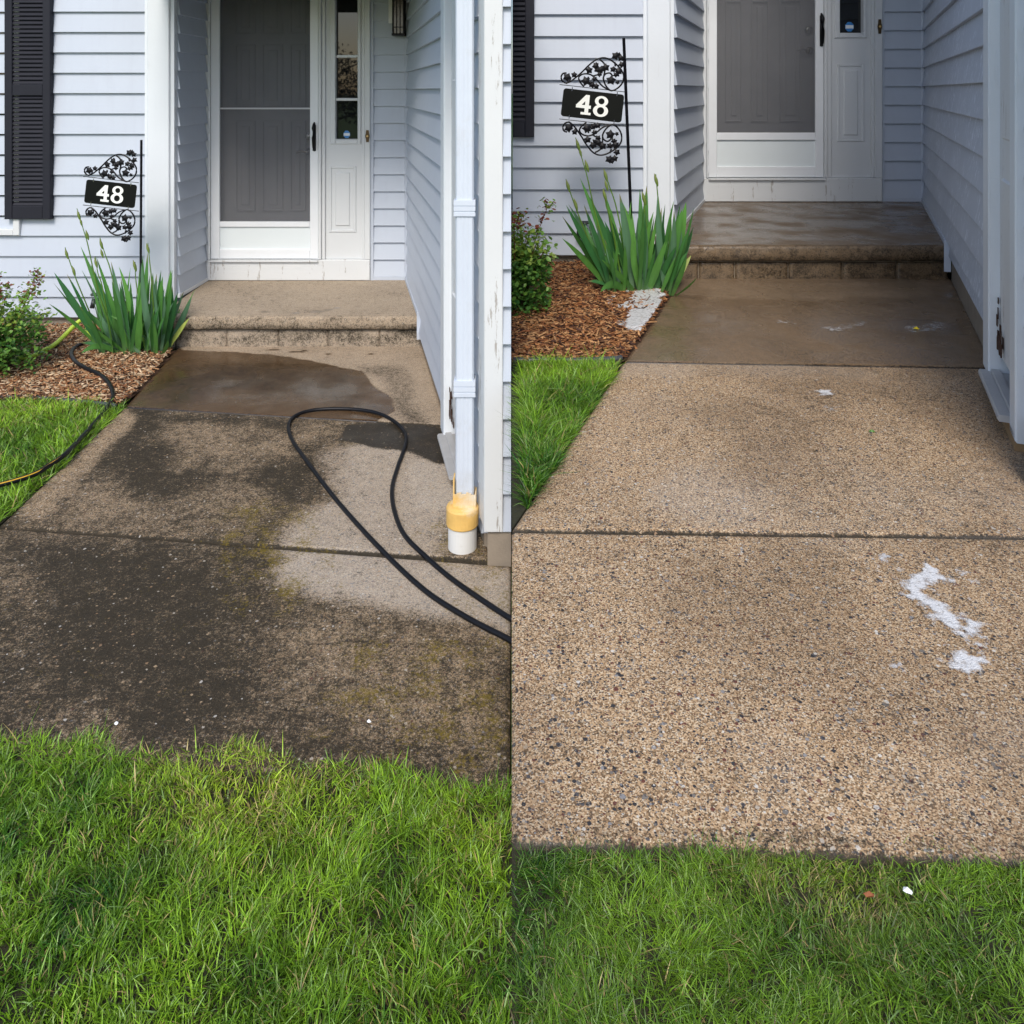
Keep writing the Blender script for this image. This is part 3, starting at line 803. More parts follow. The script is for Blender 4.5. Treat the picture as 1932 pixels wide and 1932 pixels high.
    if L: cas.bbox(SW, ss(ysid), ss(ycas), -0.08, 0.05, b+0.03, ztop, 0.006)
    else: cas.bbox(SW, ss(ysid), ss(ycas), -0.08, 0.05, b+0.03, ztop, 0.006)
    cs = cas.build('door_casing', MAT['bright'], h)
    gd = MB().box(SW, ss(ycas), ss(yj), -0.1, 0.012, zp+0.10, ztop)
    gd.bbox(SW, ss(ycas)+0.1, ss(yj)-0.08, 0.0125, 0.020, zp+0.95, zp+1.9, 0.008)
    gd.bbox(SW, ss(ycas)+0.1, ss(yj)-0.08, 0.0125, 0.020, zp+0.25, zp+0.80, 0.008)
    gd.build('side_door', MAT['trim'], h)
    # rotten bottom corner
    rt = MB()
    for i in range(26):
        s_ = ss(yj)-0.005-random.random()**2*0.10; zz = zp+0.102+random.random()**1.6*0.22*(1-(ss(yj)-s_)/0.12)
        rt.box(SW, s_-0.018*random.random()-.004, s_, 0.0130+0.0004*i, 0.016+0.0004*i, zz, zz+0.02+0.03*random.random())
    rt.build('rotten_patch', MAT['rot'], h)
    sm_ = MB().bbox(SW, ss(ycas)+0.001, ss(yj)+0.02, -0.08, 0.085, zp-0.001, zp+0.022, 0.006)
    sm_.bbox(SW, ss(ycas)+0.002, ss(yj)+0.0, 0.013, 0.045, zp+0.0225, zp+0.034, 0.004)
    sm_.build('door_sill', MAT['sill'], h)
    MB().box(SW, ss(ycas)-0.1, ss(yj)+0.01, -0.08, 0.05, b-0.1, zp-0.0015).build('sill_base', MAT['wood'] if not L else MAT['found'], h)
    siding(MB(), SW, ss(ych), ss(ysid), zs-0.05, ztop, e3, porch_z+0.03+e3*math.floor((zs-porch_z-0.1)/e3)).build('siding_wall', MAT['siding'], h)
    # garage front corner and front wall
    GF = Fr((0, yc), (1, 0), (0, -1))
    gx1 = -0.004 if L else 9.0
    cb = MB().box(SW, 0.0, ss(ych), -0.06, 0.024, b+0.14, ztop)
    if L:
        cb.bbox(GF, gx-0.024, -0.036, -0.03, 0.03, b+0.14, ztop, 0.004)
        cb.build('corner_board', MAT['trim'], h)
        siding(MB(), GF, -0.036, gx1, b+0.14, ztop, e3, b+0.14, back=0.05).build('siding_wall', MAT['siding'], h)
    else:
        cb.bbox(GF, gx-0.024, gx+0.14, -0.03, 0.03, b+0.14, ztop, 0.004)
        cb.build('corner_board', MAT['trim'], h)
        siding(MB(), GF, gx+0.14, gx1, b+0.14, ztop, e3, b+0.14).build('siding_wall', MAT['siding'], h)
    MB().box(GF, gx-0.01, gx1, -0.12, 0.012, b-0.1, b+0.139).box(SW, 0.13, ss(ysid), -0.08, 0.0, b-0.1, zs-.051).build('foundation', MAT['found'], h)
    # roof
    ex0 = wx0-0.3 if L else 0.004
    exr = gx1
    rf = MB()
    rf.add([(ex0,Yf-0.06,ztop),(exr,Yf-0.06,ztop),(exr,12.5,ztop),(ex0,12.5,ztop),(ex0,Yf-0.06,ztop+0.16),(exr,Yf-0.06,ztop+0.16),(exr,12.5,ztop+0.16),(ex0,12.5,ztop+0.16),(ex0,9.4,ztop+1.5),(exr,9.4,ztop+1.5)],
           [(0,3,2,1),(0,1,5,4),(4,5,9,8),(7,8,9,6),(2,3,7,6),(0,4,8,7,3),(1,2,6,9,5)])
    yg = Yf-0.065
    rf.add([(wf(yc)-0.35*(1 if L else 1), yc-0.3, ztop+.001),(exr,yc-0.3,ztop+.001),(exr,yg,ztop+.001),(wf(yg)-0.35,yg,ztop+.001),
            (wf(yc)-0.35, yc-0.3, ztop+0.15),(exr,yc-0.3,ztop+0.15),(exr,yg,ztop+0.15),(wf(yg)-0.35,yg,ztop+0.15)],
           [(0,3,2,1),(0,1,5,4),(1,2,6,5),(2,3,7,6),(3,0,4,7),(4,5,6,7)])
    ypr = Yp-0.75 if L else Yf-0.35  # unseen canopy, added and run forward on the left to shade the recess
    rf.add([(p0[0]-0.1, ypr, ztop-.03),(wf(ypr)-0.355, ypr, ztop-.03),(wf(Yf)-0.356, Yf-0.066, ztop-.03),(p0[0]-0.1, Yf-0.066, ztop-.03),
            (p0[0]-0.1, ypr, ztop+.1),(wf(ypr)-0.355, ypr, ztop+.1),(wf(Yf)-0.356, Yf-0.066, ztop+.1),(p0[0]-0.1, Yf-0.066, ztop+.1)],
           [(0,3,2,1),(0,1,5,4),(1,2,6,5),(2,3,7,6),(3,0,4,7),(4,5,6,7)])
    rf.build('roof', MAT['roof'], h)
    # far and end walls close the house
    m = MB().box(WORLD, wx0, exr, 12.0, 12.1, b-0.1, ztop-0.001)
    m.box(WORLD, wx0, wx0+0.1, Yf+0.101, 11.999, b-0.1, ztop-0.001)
    if L: m.box(WORLD, -0.104, -0.004, yc+0.13, 11.999, b-0.1, ztop-0.001)
    else: m.box(WORLD, exr-0.1, exr, yc+0.13, 11.999, b-0.1, ztop-0.001)
    m.build('outer_wall', MAT['siding'], h)
    # shutter
    s1x = fx(55 if L else 534); s0x = fx(9.5) if L else 0.006
    zb_ = fz(218 if L else 136.5)
    m = MB()
    st_w = 0.062
    if L: m.bbox(W, s0x, s0x+st_w, 0.018, 0.068, zb_, ztop-0.05)
    m.bbox(W, s1x-st_w, s1x, 0.018, 0.068, zb_, ztop-0.05)
    il, ir = (s0x+st_w if L else s0x), s1x-st_w
    zmid = fz(90) if L else fz(-30)
    m.bbox(W, il, ir, 0.018, 0.066, zb_, zb_+0.105)
    m.bbox(W, il, ir, 0.018, 0.066, zmid-0.045, zmid+0.045)
    m.box(W, il, ir, 0.018, 0.038, zb_+0.105, ztop-0.05)
    sh = m.build('shutter', MAT['shutter'], h)
    for za, zc in ((zb_+0.107, zmid-0.046), (zmid+0.047, ztop-0.1)):
        if zc - za > 0.1:
            m = MB(); louvres(m, W, il, ir, za, zc, 0.0385); m.build('louvre', MAT['shutter'], sh)
    if L:
        wz = fz(234.5); wr = fx(22.5)
        m = MB(); ring(m, W, wr-1.3, wr, wz, ztop-0.1, 0.05, 0.0, 0.045, 0.004)
        wd = m.build('window', MAT['white'], h)
        MB().box(W, wr-1.25, wr-0.05, -0.02, 0.004, wz+0.05, ztop-0.15).build('pane', MAT['glass'], wd)
    # faucet
    fx_, fz_ = (fx(101), fz(298)) if L else (fx(592-8), fz(228))
    m = MB().tube([W.pt(fx_, 0.01, fz_), W.pt(fx_, 0.10, fz_)], 0.014, 10)
    m.tube([W.pt(fx_, 0.10, fz_+0.02), W.pt(fx_-0.01, 0.12, fz_-0.05)], 0.018, 10)
    m.tube([W.pt(fx_, 0.08, fz_+0.0), W.pt(fx_, 0.08, fz_+0.045)], 0.008, 8)
    wheel = [W.pt(fx_+0.034*math.cos(a), 0.08+0.034*math.sin(a), fz_+0.05) for a in [i*math.pi/8 for i in range(17)]]
    m.tube(wheel, 0.007, 6)
    m.tube([W.pt(fx_-0.032, 0.08, fz_+0.05), W.pt(fx_+0.032, 0.08, fz_+0.05)], 0.005, 6)
    if not L: m.tube([W.pt(fx_-0.05, 0.07, fz_-0.03), W.pt(fx_+0.02, 0.09, fz_-0.02)], 0.026, 12)
    m.build('faucet', MAT['faucet'], h, smooth=True)
    # downspout (left house only shows it)
    if L:
        yd_ = 3.345; xd = X(465, yd_); 
        def ds(z, t_=0): return (xd+t_, yd_, z)
        m = MB()
        prof = []
        for (a, r_) in (('c', 0),):
            pass
        w2, d2 = 0.039, 0.030
        pts = []
        nseg = 28
        for i in range(nseg):   # corrugated rectangle
            a = 2*math.pi*i/nseg
            cx, cy = math.cos(a), math.sin(a)
            k = 1/max(abs(cx), abs(cy))
            rr = 1-0.05*(i % 2)
            pts.append((xd+cx*k*w2*rr, yd_+cy*k*d2*rr))
        m.slab(pts, b+0.17, ztop-0.1)
        dn = m.build('downspout', MAT['down'], h)
        for zc in (Z(215, yd_), Z(394, yd_)):
            mm = MB()
            for kz in range(3):
                mm.box(WORLD, xd-w2-0.006, xd+w2+0.006, yd_-d2-0.006, yd_+d2+0.006, zc+kz*0.022, zc+kz*0.022+0.016+0.003*kz)
            mm.box(WORLD, xd-w2-0.003, xd+w2+0.003, yd_-d2-0.003, yd_+d2+0.003, zc+0.001, zc+0.06)
            mm.build('strap', MAT['down'], dn)
    return dict(h=h, porch_z=porch_z, D=D, W=W, dx=dx, dz=dz, Yp=Yp, Yd=Yd, Yf=Yf, rec0=p0, rec1=p1)

HL_ = house('L'); HR_ = house('R')

# ------------------------------------------------------------------ porch steps
def porch(S, H):
    b = BASE[S]; L = S == 'L'; pz = H['porch_z']
    wf = wallL if L else wallR
    Yp, Yd = H['Yp'], H['Yd']
    fl = -2.62 if L else 0.98
    o = empty('porch_step', (fl, Yp, b), 'dry tan concrete porch slab on a row of stained blocks' if L else 'wet brown concrete porch slab with reflections below the white door', 'step', 'porch steps')
    k = 0 if L else 0
    r1 = H['rec1']; r0 = H['rec0']
    # the slab slopes gently: front edge rows taken from the picture
    thick = 0.10
    c = [(fl, Yp), (wf(Yp)-0.03, Yp), (wf(Yd)-0.002, Yd-0.002), (r1[0]+0.004, Yd-0.002)]
    f = fields_LP if L else fields_RP
    s = slab_mesh('slab', c, S, f, MAT['stepL' if L else 'stepR'], 0.014, pz-b, 0.004, o)
    # front nose with a rough arris
    n = int((wf(Yp)-0.03-fl)/0.012); xs = np.linspace(fl, wf(Yp)-0.03, n)
    rows = [(0.012, -0.001), (-0.004, -0.006), (-0.008, -0.02), (-0.008, -0.05), (-0.006, -thick+0.012), (0.006, -thick), (0.10, -thick-0.001), (0.10,-0.004)]
    V = []
    for j, (dy, dz_) in enumerate(rows):
        a = 0.008 if 0 < j < 6 else 0.0
        V.append(np.column_stack([xs, Yp+dy - a*(fbm(xs*30, xs*0+j*1.7, 71, 3)-0.5)*1.6, pz+dz_ + (0.004*(fbm(xs*25, xs*0+j, 77, 3)-0.5) if 0 < j < 7 else xs*0)]))
    V = np.vstack(V); idx = np.arange(len(V)).reshape(len(rows), n)
    q = np.stack([idx[:-1,:-1], idx[:-1,1:], idx[1:,1:], idx[1:,:-1]], -1).reshape(-1,4)
    A = field_base(V[:,0], 0.20 if L else 0.30, 0.0 if L else 0.85, 0.0, 0.1 if L else 0)
    A['dirt'] += 0.4*(fbm(V[:,0]*4, V[:,2]*14, 5)-0.4) + (0.35*sm(-thick+0.03, -thick, V[:,2]-pz))
    np_mesh('slab_edge', V, q, MAT['stepL' if L else 'stepR'], o, attrs=A)
    # left end of the slab
    MB().box(WORLD, fl-0.015, fl+0.001, Yp+0.002, Yp+0.5, pz-thick, pz-0.008).build('slab_end', MAT['found'], o)
    # block course
    W = Fr((0, Yp+0.035), (1, 0), (0, -1)); xe = wf(Yp)+0.012
    joints = ([175,224.5,276,327,379] if L else [690,790,843,932-30,960])
    if L: jx = [X(p, Yp) for p in (128, 173, 225, 277, 327, 379)]
    else: jx = [X(p, Yp) for p in (640, 700, 736.5, 790.5, 845, 899.5)]
    jx = [x for x in jx if x < xe-0.03]; jx = [fl+0.02]+[x for x in jx if x > fl+0.05]+[xe]
    for a, c_ in zip(jx[:-1], jx[1:]):
        nx = max(3, int((c_-a)/0.015)); nz = 12
        xx, zz = np.meshgrid(np.linspace(a+0.003, c_-0.003, nx), np.linspace(b-0.02, pz-thick-0.014, nz))
        x_, z_ = xx.ravel(), zz.ravel()
        ed = np.minimum(x_-(a+0.003), (c_-0.003)-x_)
        y_ = W.p[1] + 0.008*np.clip(1-ed/0.008, 0, 1) - 0.003*fbm(x_*30, z_*30, 81)
        V = np.column_stack([x_, y_, z_]); idx = np.arange(len(V)).reshape(nz, nx)
        q = np.stack([idx[:-1,:-1], idx[:-1,1:], idx[1:,1:], idx[1:,:-1]], -1).reshape(-1,4)
        per = np.concatenate([idx[0,:], idx[1:,-1], idx[-1,-2::-1], idx[-2:0:-1,0]])
        S2 = V[per].copy(); S2[:,1] = W.p[1]+0.12; n0 = len(V); k_ = len(per); nxt = np.roll(np.arange(k_), -1)
        V = np.vstack([V, S2]); q = np.vstack([q, np.column_stack([per, n0+np.arange(k_), n0+nxt, per[nxt]])])
        hrel = (V[:,2]-b)/(pz-thick-b)
        if L: A = field_base(V[:,0], 0.30, 0, 0, 0.35); A['dirt'] += 0.9*(fbm(V[:,0]*5, V[:,2]*9, 91)-0.45)*sm(0.0, 0.5, hrel)
        else: A = field_base(V[:,0], 0.40, 0.85, 0, 0.0); A['dirt'] += 0.5*(fbm(V[:,0]*5, V[:,2]*9, 91)-0.5)
        np_mesh('block', V, q, MAT['stepL' if L else 'stepR'], o, attrs=A)
    # mortar core behind
    MB().box(WORLD, fl+0.03, xe-0.01, Yp+0.05, Yp+0.6, b-0.02, pz-thick-0.002).build('mortar_core', MAT['found'], o)
porch('L', HL_); porch('R', HR_)

# ------------------------------------------------------------------ wall lantern
D = HL_['D']; lx = X(400.5, 7.03); z0 = Z(36, 6.95)
o = empty('wall_lantern', (lx, 6.98, z0), 'small black framed lantern hanging on siding right of the sidelight', 'lantern')
MB().bbox(D, X(389,7.03), X(412,7.03), 0.018, 0.032, Z(23.5, 7.03), 2.77).build('mounting_board', MAT['alu'], o)
m = MB(); a = 0.052; n0, n1 = 0.04, 0.144; zt = 2.74
for s_ in (lx-a, lx+a-0.012):
    for n_ in (n0, n1-0.012): m.box(D, s_, s_+0.012, n_, n_+0.012, z0+0.02, zt)
m.box(D, lx-a-0.004, lx+a+0.004, n0-0.004, n1+0.004, z0, z0+0.0195)
for s_ in (lx-0.018, lx+0.012):
    m.box(D, s_, s_+0.006, n1-0.006, n1-0.001, z0+0.02, zt)
m.box(D, lx-a+.012, lx+a-.012, n1-0.0065, n1-0.0015, z0+0.07, z0+0.077)
m.box(D, lx-a-0.004, lx+a+0.004, n0-0.004, n1+0.004, zt+0.001, zt+0.02)
m.build('frame', MAT['black'], o)
MB().box(D, lx-a+0.008, lx+a-0.008, n0+0.006, n1-0.013, z0+0.021, zt-0.001).build('lantern_glass', MAT['lglass'], o)

# ------------------------------------------------------------------ drain pipe with yellow adapter
yp = 3.33; xp = X(462.5, yp)
o = empty('drain_pipe', (xp, yp, 0), 'white drain pipe stub with faded yellow adapter under the downspout', 'pipe')
def lathe(mb, cx, cy, prof, n=32, sq=None):
    rings = []
    for r, z in prof: rings.append([(cx+r*math.cos(2*math.pi*k/n), cy+r*math.sin(2*math.pi*k/n), z) for k in range(n)])
    vs = [p for rg in rings for p in rg]; fs = []
    for i in range(len(prof)-1):
        for k in range(n): fs.append((i*n+k, i*n+(k+1)%n, (i+1)*n+(k+1)%n, (i+1)*n+k))
    fs.append(tuple(range(n))[::-1]); fs.append(tuple((len(prof)-1)*n+k for k in range(n)))
    mb.add(vs, fs); return mb
lathe(MB(), xp, yp, [(0.060,-0.03),(0.060,0.105)]).build('pipe', MAT['pvc'], o, smooth=False)
m = lathe(MB(), xp, yp, [(0.058,0.095),(0.066,0.096),(0.0675,0.10),(0.0675,0.165),(0.064,0.172),(0.050,0.178)])
# rectangular socket with a torn rim
xq, yq = X(471.5, 3.47), 3.45
for i in range(9):
    s_ = -0.044+i*0.0098
    m.box(WORLD, xp+0.012+s_, xp+0.012+s_+0.0095, yp-0.028, yp-0.022, 0.17, 0.225+0.012*random.random())
m.box(WORLD, xp-0.038, xp-0.032, yp-0.0215, yp+0.045, 0.17, 0.285)
m.box(WORLD, xp+0.052, xp+0.058, yp-0.0215, yp+0.045, 0.17, 0.225)
m.box(WORLD, xp-0.031, xp+0.051, yp+0.03, yp+0.045, 0.17, 0.23)
m.build('adapter', MAT['yellow'], o)
# ------------------------------------------------------------------ house number signs
def sign(S, Yq, polex_top, pole_top, polex_bot, pole_bot, centre, scale, tilt=6.4):
    """assembly traced on a grid of zoom pixels; the whole bracket hangs tilted on its pole"""
    b = BASE[S]
    cx, cz = X(centre[0], Yq), Z(centre[1], Yq)
    k = scale; th = R(-tilt)
    o = empty('house_number_sign', (X(polex_bot, Yq), Yq, b), 'black iron number sign on a pole by the mulch with a hose' if S == 'L' else 'black iron number sign on a pole above the foam spotted mulch', 'sign', 'house number signs')
    FRM = Fr((0, Yq), (1, 0), (0, -1))
    MB().tube([FRM.pt(X(polex_top, Yq), -0.012, Z(pole_top, Yq)), FRM.pt(X(polex_bot, Yq), -0.012, b-0.05)], 0.0095, 4).build('pole', MAT['black'], o)
    # traced coordinates -> local (u, v) in metres, along and across the bar
    A = math.atan2(50, 495)   # slope of the bar in the tracing
    ox, oz = 606, 795
    def loc(x, y):
        dx_, dz_ = (x-ox), -(y-oz)
        u = dx_*math.cos(A) - dz_*math.sin(A); v = dx_*math.sin(A) + dz_*math.cos(A)
        return u*k, v*k
    def P(u, v, n=0.0):
        return FRM.pt(cx+u*math.cos(th)-v*math.sin(th), n, cz+u*math.sin(th)+v*math.cos(th))
    main = [
        [(425,572),(437,590),(428,618),(402,628),(376,612),(367,582),(382,556),(408,553)],
        [(402,632),(450,608),(520,548),(580,488),(640,445),(700,436),(760,465),(812,515),(838,565),(830,620),(795,662),(745,682),(705,645),(686,592),(700,558),(735,550),(757,575)],
        [(540,655),(512,622),(500,585),(530,560),(580,560),(625,588),(670,640),(710,668),(750,684)],
        [(690,572),(697,520),(690,478),(655,447)],
        [(700,480),(720,520)],[(775,500),(770,465)],[(585,640),(560,612),(575,580)],
        [(620,540),(640,500),(628,470)],[(655,560),(600,575)],[(800,575),(790,530),(760,505)]]
    leaves = [(775,420,26),(815,435,22),(822,485,22),(800,408,14),(577,530,24),(627,498,24),(665,525,25),(701,508,26),(655,560,18),(757,522,20),(800,537,24),(778,562,18),(743,604,30),(553,612,30),(412,585,28),(465,566,20),(618,595,18),(602,640,22),(632,650,20),(792,620,14),(640,530,16),(590,625,14)]
    for sg in (1, -1):
        m = MB()
        for pl in main:
            pts = [loc(*p) for p in pl]
            if sg < 0: pts = [(u*0.96+0.036, -v) for u, v in pts]
            m.tube(smooth_path([P(u, v) for u, v in pts], 5), 0.0056, 6)
        br = [loc(355,640), loc(862,692)]
        if sg < 0: br = [(u+0.022, -v) for u, v in br]
        m.tube([P(*br[0]), P(*br[1])], 0.0026, 6)
        lm = m
        for i, (x_, y_, r_) in enumerate(leaves):
            u, v = loc(x_, y_)
            if sg < 0: u, v = u*0.96+0.036, -v
            rr = r_*k*1.35; a0 = (i*1.7) % 6.28
            pts = []
            np_ = 10
            for j in range(np_):
                a = a0+2*math.pi*j/np_; q = rr*(1.0 if j % 2 == 0 else 0.62)
                pts.append((u+q*math.cos(a), v+q*math.sin(a)))
            vs = [P(pu, pv, 0.003+0.004*(j % 2)) for j, (pu, pv) in enumerate(pts)] + [P(u, v, 0.012), P(u, v, -0.004)]
            fs = [(j, (j+1) % np_, np_) for j in range(np_)] + [((j+1) % np_, j, np_+1) for j in range(np_)]
            lm.add(vs, fs)
        lm.build('scroll_bracket', MAT['black'], o)
    # plate with rounded corners
    c0 = [loc(363,660), loc(838,712), loc(850,928), loc(383,880)]
    hu = 0.5*475*k*0.97; hv = 0.5*215*k*0.99; r_ = 22*k
    pts = []
    for (sx, sy, a0) in ((1,1,0),(-1,1,90),(-1,-1,180),(1,-1,270)):
        for j in range(6):
            a = R(a0+j*18); pts.append((sx*(hu-r_)+r_*math.cos(a), sy*(hv-r_)+r_*math.sin(a)))
    m = MB(); kk = len(pts)
    vs = [P(u, v, -0.003) for u, v in pts]+[P(u, v, 0.002) for u, v in pts]
    m.add(vs, [tuple(range(kk))[::-1], tuple(range(kk, 2*kk))]+[(i,(i+1)%kk,kk+(i+1)%kk,kk+i) for i in range(kk)])
    pl = m.build('number_plate', MAT['plate'], o)
    # hangers
    for u in (-hu*0.72, hu*0.76):
        for sg in (1, -1):
            MB().tube([P(u, sg*(hv-0.012), 0.003), P(u, sg*(hv+0.012), 0.003)], 0.0028, 6).build('hook', MAT['steel'], o)
    # numerals, slab serif
    m = MB()
    def strip(pts, dep):
        kk = len(pts); vs = [P(u*k, v*k, 0.0022) for u, v in pts]+[P(u*k, v*k, dep) for u, v in pts]
        m.add(vs, [tuple(range(kk))[::-1], tuple(range(kk, 2*kk))]+[(i,(i+1)%kk,kk+(i+1)%kk,kk+i) for i in range(kk)])
    X4 = -62
    strip([(X4+5,74),(X4+34,74),(X4+34,-44),(X4+5,-44)], 0.0046)                  # stem
    strip([(X4+5,74),(X4+5,46),(X4-38,-8),(X4-60,-8),(X4-60,-6)], 0.0042)         # diagonal
    strip([(X4-62,-4),(X4-62,-28),(X4+50,-28),(X4+50,-4)], 0.0044)                # bar
    strip([(X4-22,-58),(X4-22,-76),(X4+54,-76),(X4+54,-58)], 0.0048)              # foot
    strip([(X4+5,-43),(X4+34,-43),(X4+34,-59),(X4+5,-59)], 0.0040)
    strip([(X4-40,-7),(X4-22,-7),(X4+5,26),(X4+5,48)], 0.0043)
    def loop(cx_, cy_, rx, ry, w, wy, dep):
        n = 32; vs = []
        for d_ in (0.0022, dep):
            for (a_, b_) in ((rx, ry), (rx-w, ry-wy)):
                vs += [P((cx_+a_*math.cos(2*math.pi*i/n))*k, (cy_+b_*math.sin(2*math.pi*i/n))*k, d_) for i in range(n)]
        fs = []
        for i in range(n):
            j = (i+1) % n
            fs += [(i, j, n+j, n+i), (2*n+i, 3*n+i, 3*n+j, 2*n+j), (i, 2*n+i, 2*n+j, j), (n+i, n+j, 3*n+j, 3*n+i)]
        m.add(vs, fs)
    loop(64, 38, 50, 40, 27, 17, 0.0045); loop(64, -34, 57, 46, 30, 18, 0.0049)
    m.build('numerals', MAT['num'], pl)

sc = 0.1325*4.85/F
sign('R', 4.85, 624, 38, 634.5, 217, (592.5, 105.4), sc)
sign('L', 5.84, 140.6, 140, 139.5, 288, (110.6, 193.8), sc)

# ------------------------------------------------------------------ leafy strips (numpy)
def blades(base, height, width, azim, lean, curl, col, seg=3, roll=None):
    """tapering bent strips; returns V, F(quads), colours"""
    n = len(height)
    t = np.linspace(0, 1, seg+1)
    V = np.zeros((n, seg+1, 2, 3))
    dirx, diry = np.cos(azim), np.sin(azim)
    roll = azim+np.pi/2 if roll is None else roll
    wx, wy = np.cos(roll), np.sin(roll)
    for i, tt in enumerate(t):
        out = height*(lean*tt + curl*tt*tt)
        up = height*np.sqrt(np.clip(1-(lean*0.6)**2, .2, 1))*(tt - 0.35*curl*tt*tt)
        cx = base[:,0]+dirx*out; cy = base[:,1]+diry*out; cz = base[:,2]+up
        w = width*(1-tt**1.8)*0.5 + width*0.04
        V[:,i,0] = np.column_stack([cx-wx*w, cy-wy*w, cz]); V[:,i,1] = np.column_stack([cx+wx*w, cy+wy*w, cz])
    idx = np.arange(n*(seg+1)*2).reshape(n, seg+1, 2)
    Fq = np.stack([idx[:,:-1,0], idx[:,:-1,1], idx[:,1:,1], idx[:,1:,0]], -1).reshape(-1,4)
    C = np.repeat(col[:,None,:], (seg+1)*2, axis=1).reshape(-1,3)
    return V.reshape(-1,3), Fq, C

def lawn(name, poly, side, n, hmin, hmax, wid, label, seedn, dry=(), fuzz=0.03, lean=(0.1,0.55), edge_poly=None, bright=1.0, extra=None):
    xs = [p[0] for p in poly]; ys = [p[1] for p in poly]
    r = np.random.default_rng(seedn)
    P = []; cnt = 0
    while cnt < n:
        x = r.uniform(min(xs), max(xs), n); y = r.uniform(min(ys), max(ys), n)
        jx = x+0.05*(fbm(x*9, y*9, seedn)-.5)*2*fuzz/0.03; jy = y+0.05*(fbm(x*9, y*9, seedn+5)-.5)*2*fuzz/0.03
        ok = inside(jx, jy, poly) & ((x < -0.004) if side == 'L' else (x > (0.04 if seedn == 404 else 0.004)))
        dens = np.clip(2.6*(fbm(x*26, y*26, seedn+9, 3)-0.24), 0.34, 1.0)
        ok &= r.random(n) < dens
        P.append(np.column_stack([x[ok], y[ok]])); cnt += ok.sum()
    P = np.vstack(P)[:n]; x, y = P[:,0], P[:,1]
    # tufts: blades share a lean per cell
    ta = fbm(x*5, y*5, seedn+20, 2)*14 + fbm(x*22, y*22, seedn+21, 2)*7
    az = np.where(r.random(n) < 0.45, ta + r.normal(0, 0.8, n), r.uniform(0, 6.283, n))
    tall = 0.25+0.9*np.clip((fbm(x*3.2, y*3.2, seedn+30, 3)-0.36)/0.28, 0, 1)
    h = (hmin + (hmax-hmin)*np.clip(0.10+0.55*(tall-0.25)+0.75*r.random(n)**1.5, 0, 1.3))
    ln = r.uniform(*lean, n); cu = r.uniform(0.0, 1.0, n)
    long_ = r.random(n) < 0.015; h = np.where(long_, h*1.9, h)
    w = wid*r.uniform(0.5, 1.35, n)
    # colour: patches of deep green and yellow green
    pt = 0.6*fbm(x*2.1, y*2.1, seedn+40, 2)+0.4*fbm(x*7, y*7, seedn+44, 2); pt = np.clip((pt-0.36)/0.28, 0, 1)
    pt2 = np.clip(0.62*pt + 0.42*r.random(n) - 0.02, 0, 1)[:,None]
    ca = np.array([0.014, 0.095, 0.010]); cb_ = np.array([0.27, 0.48, 0.03])
    col = ca*(1-pt2)+cb_*pt2
    dryn = r.random(n)
    dm = np.zeros(n)
    for (cx_, cy_, rad, amt) in dry:
        dm = np.maximum(dm, amt*np.exp(-((x-cx_)**2+((y-cy_)*1.3)**2)/rad**2))
    ydry = np.clip(dm*(0.5+0.9*fbm(x*12,y*12,seedn+50)), 0, 1)
    isdry = (dryn < 0.055+0.30*ydry)[:,None]
    col = np.where(isdry, np.array([0.46,0.38,0.15])*r.uniform(0.5,1.1,n)[:,None], col*(1-0.4*ydry[:,None])+np.array([0.50,0.62,0.05])*0.4*ydry[:,None])
    pale = (r.random(n) < 0.07)[:,None]; col = np.where(pale & ~isdry, np.array([0.26,0.42,0.13]), col)
    col = col*np.where(r.random(n) < 0.35, r.uniform(0.35, 0.7, n), r.uniform(0.8, 1.35, n))[:,None]*bright
    h = h*(1-0.35*ydry)
    base = np.column_stack([x, y, np.full(n, BASE[side]-0.012)])
    V, Fq, C = blades(base, h, w, az, ln, cu, col, 3, roll=r.uniform(0, np.pi, n))
    # soil sheet under the blades, same object
    k = len(poly)
    o = np_mesh(name, V, Fq, [MAT['grass']], colors=C)
    tag(o, label, 'grass', kind='stuff')
    return o

def base_sheet(name, poly, side, z, mat, kind='structure'):
    m = MB(); m.slab(poly, BASE[side]+z-0.02, BASE[side]+z); return tag(m.build(name, mat), kind=kind)

ledge = [(-160,1372),(30,1388),(130,1394),(250,1414),(350,1410),(450,1414),(560,1440),(650,1450),(760,1456),(850,1476),(905,1488),(966,1482)]
lawnL = GP(ledge, 'L') + [(0.12, 2.16), (0.12, 0.9), (-4.2, 0.9), (-4.2, 2.37), (-2.2, 2.37)]
lawnL = lawnL[1:]
lawn('lawn', lawnL, 'L', 235000, 0.009, 0.042, 0.0034, 'bright green lawn in front of the stained walk', 101,
     dry=[(G(480,1480,'L')[0], G(480,1480,'L')[1], 0.22, 1.3), (G(330,1470,'L')[0], G(330,1450,'L')[1], 0.10, 0.7), (G(900,1600,'L')[0], G(900,1560,'L')[1], 0.12, 0.5)])
base_sheet('lawn_ground', [(-5.2, 2.37), (-2.2, 2.37)]+lawnL[:-5]+[(-0.006,-3),(-5.2,-3)], 'L', -0.012, MAT['lawnbase'])
ledge = [(966,1586),(1070,1596),(1170,1610),(1290,1614),(1400,1602),(1500,1592),(1600,1592),(1700,1584),(1800,1614),(1905,1626),(1950,1632)]
lawnR = GP(ledge, 'R') + [(2.3, 1.20), (2.3, 0.62), (-0.12, 0.62), (-0.12, 1.25)]
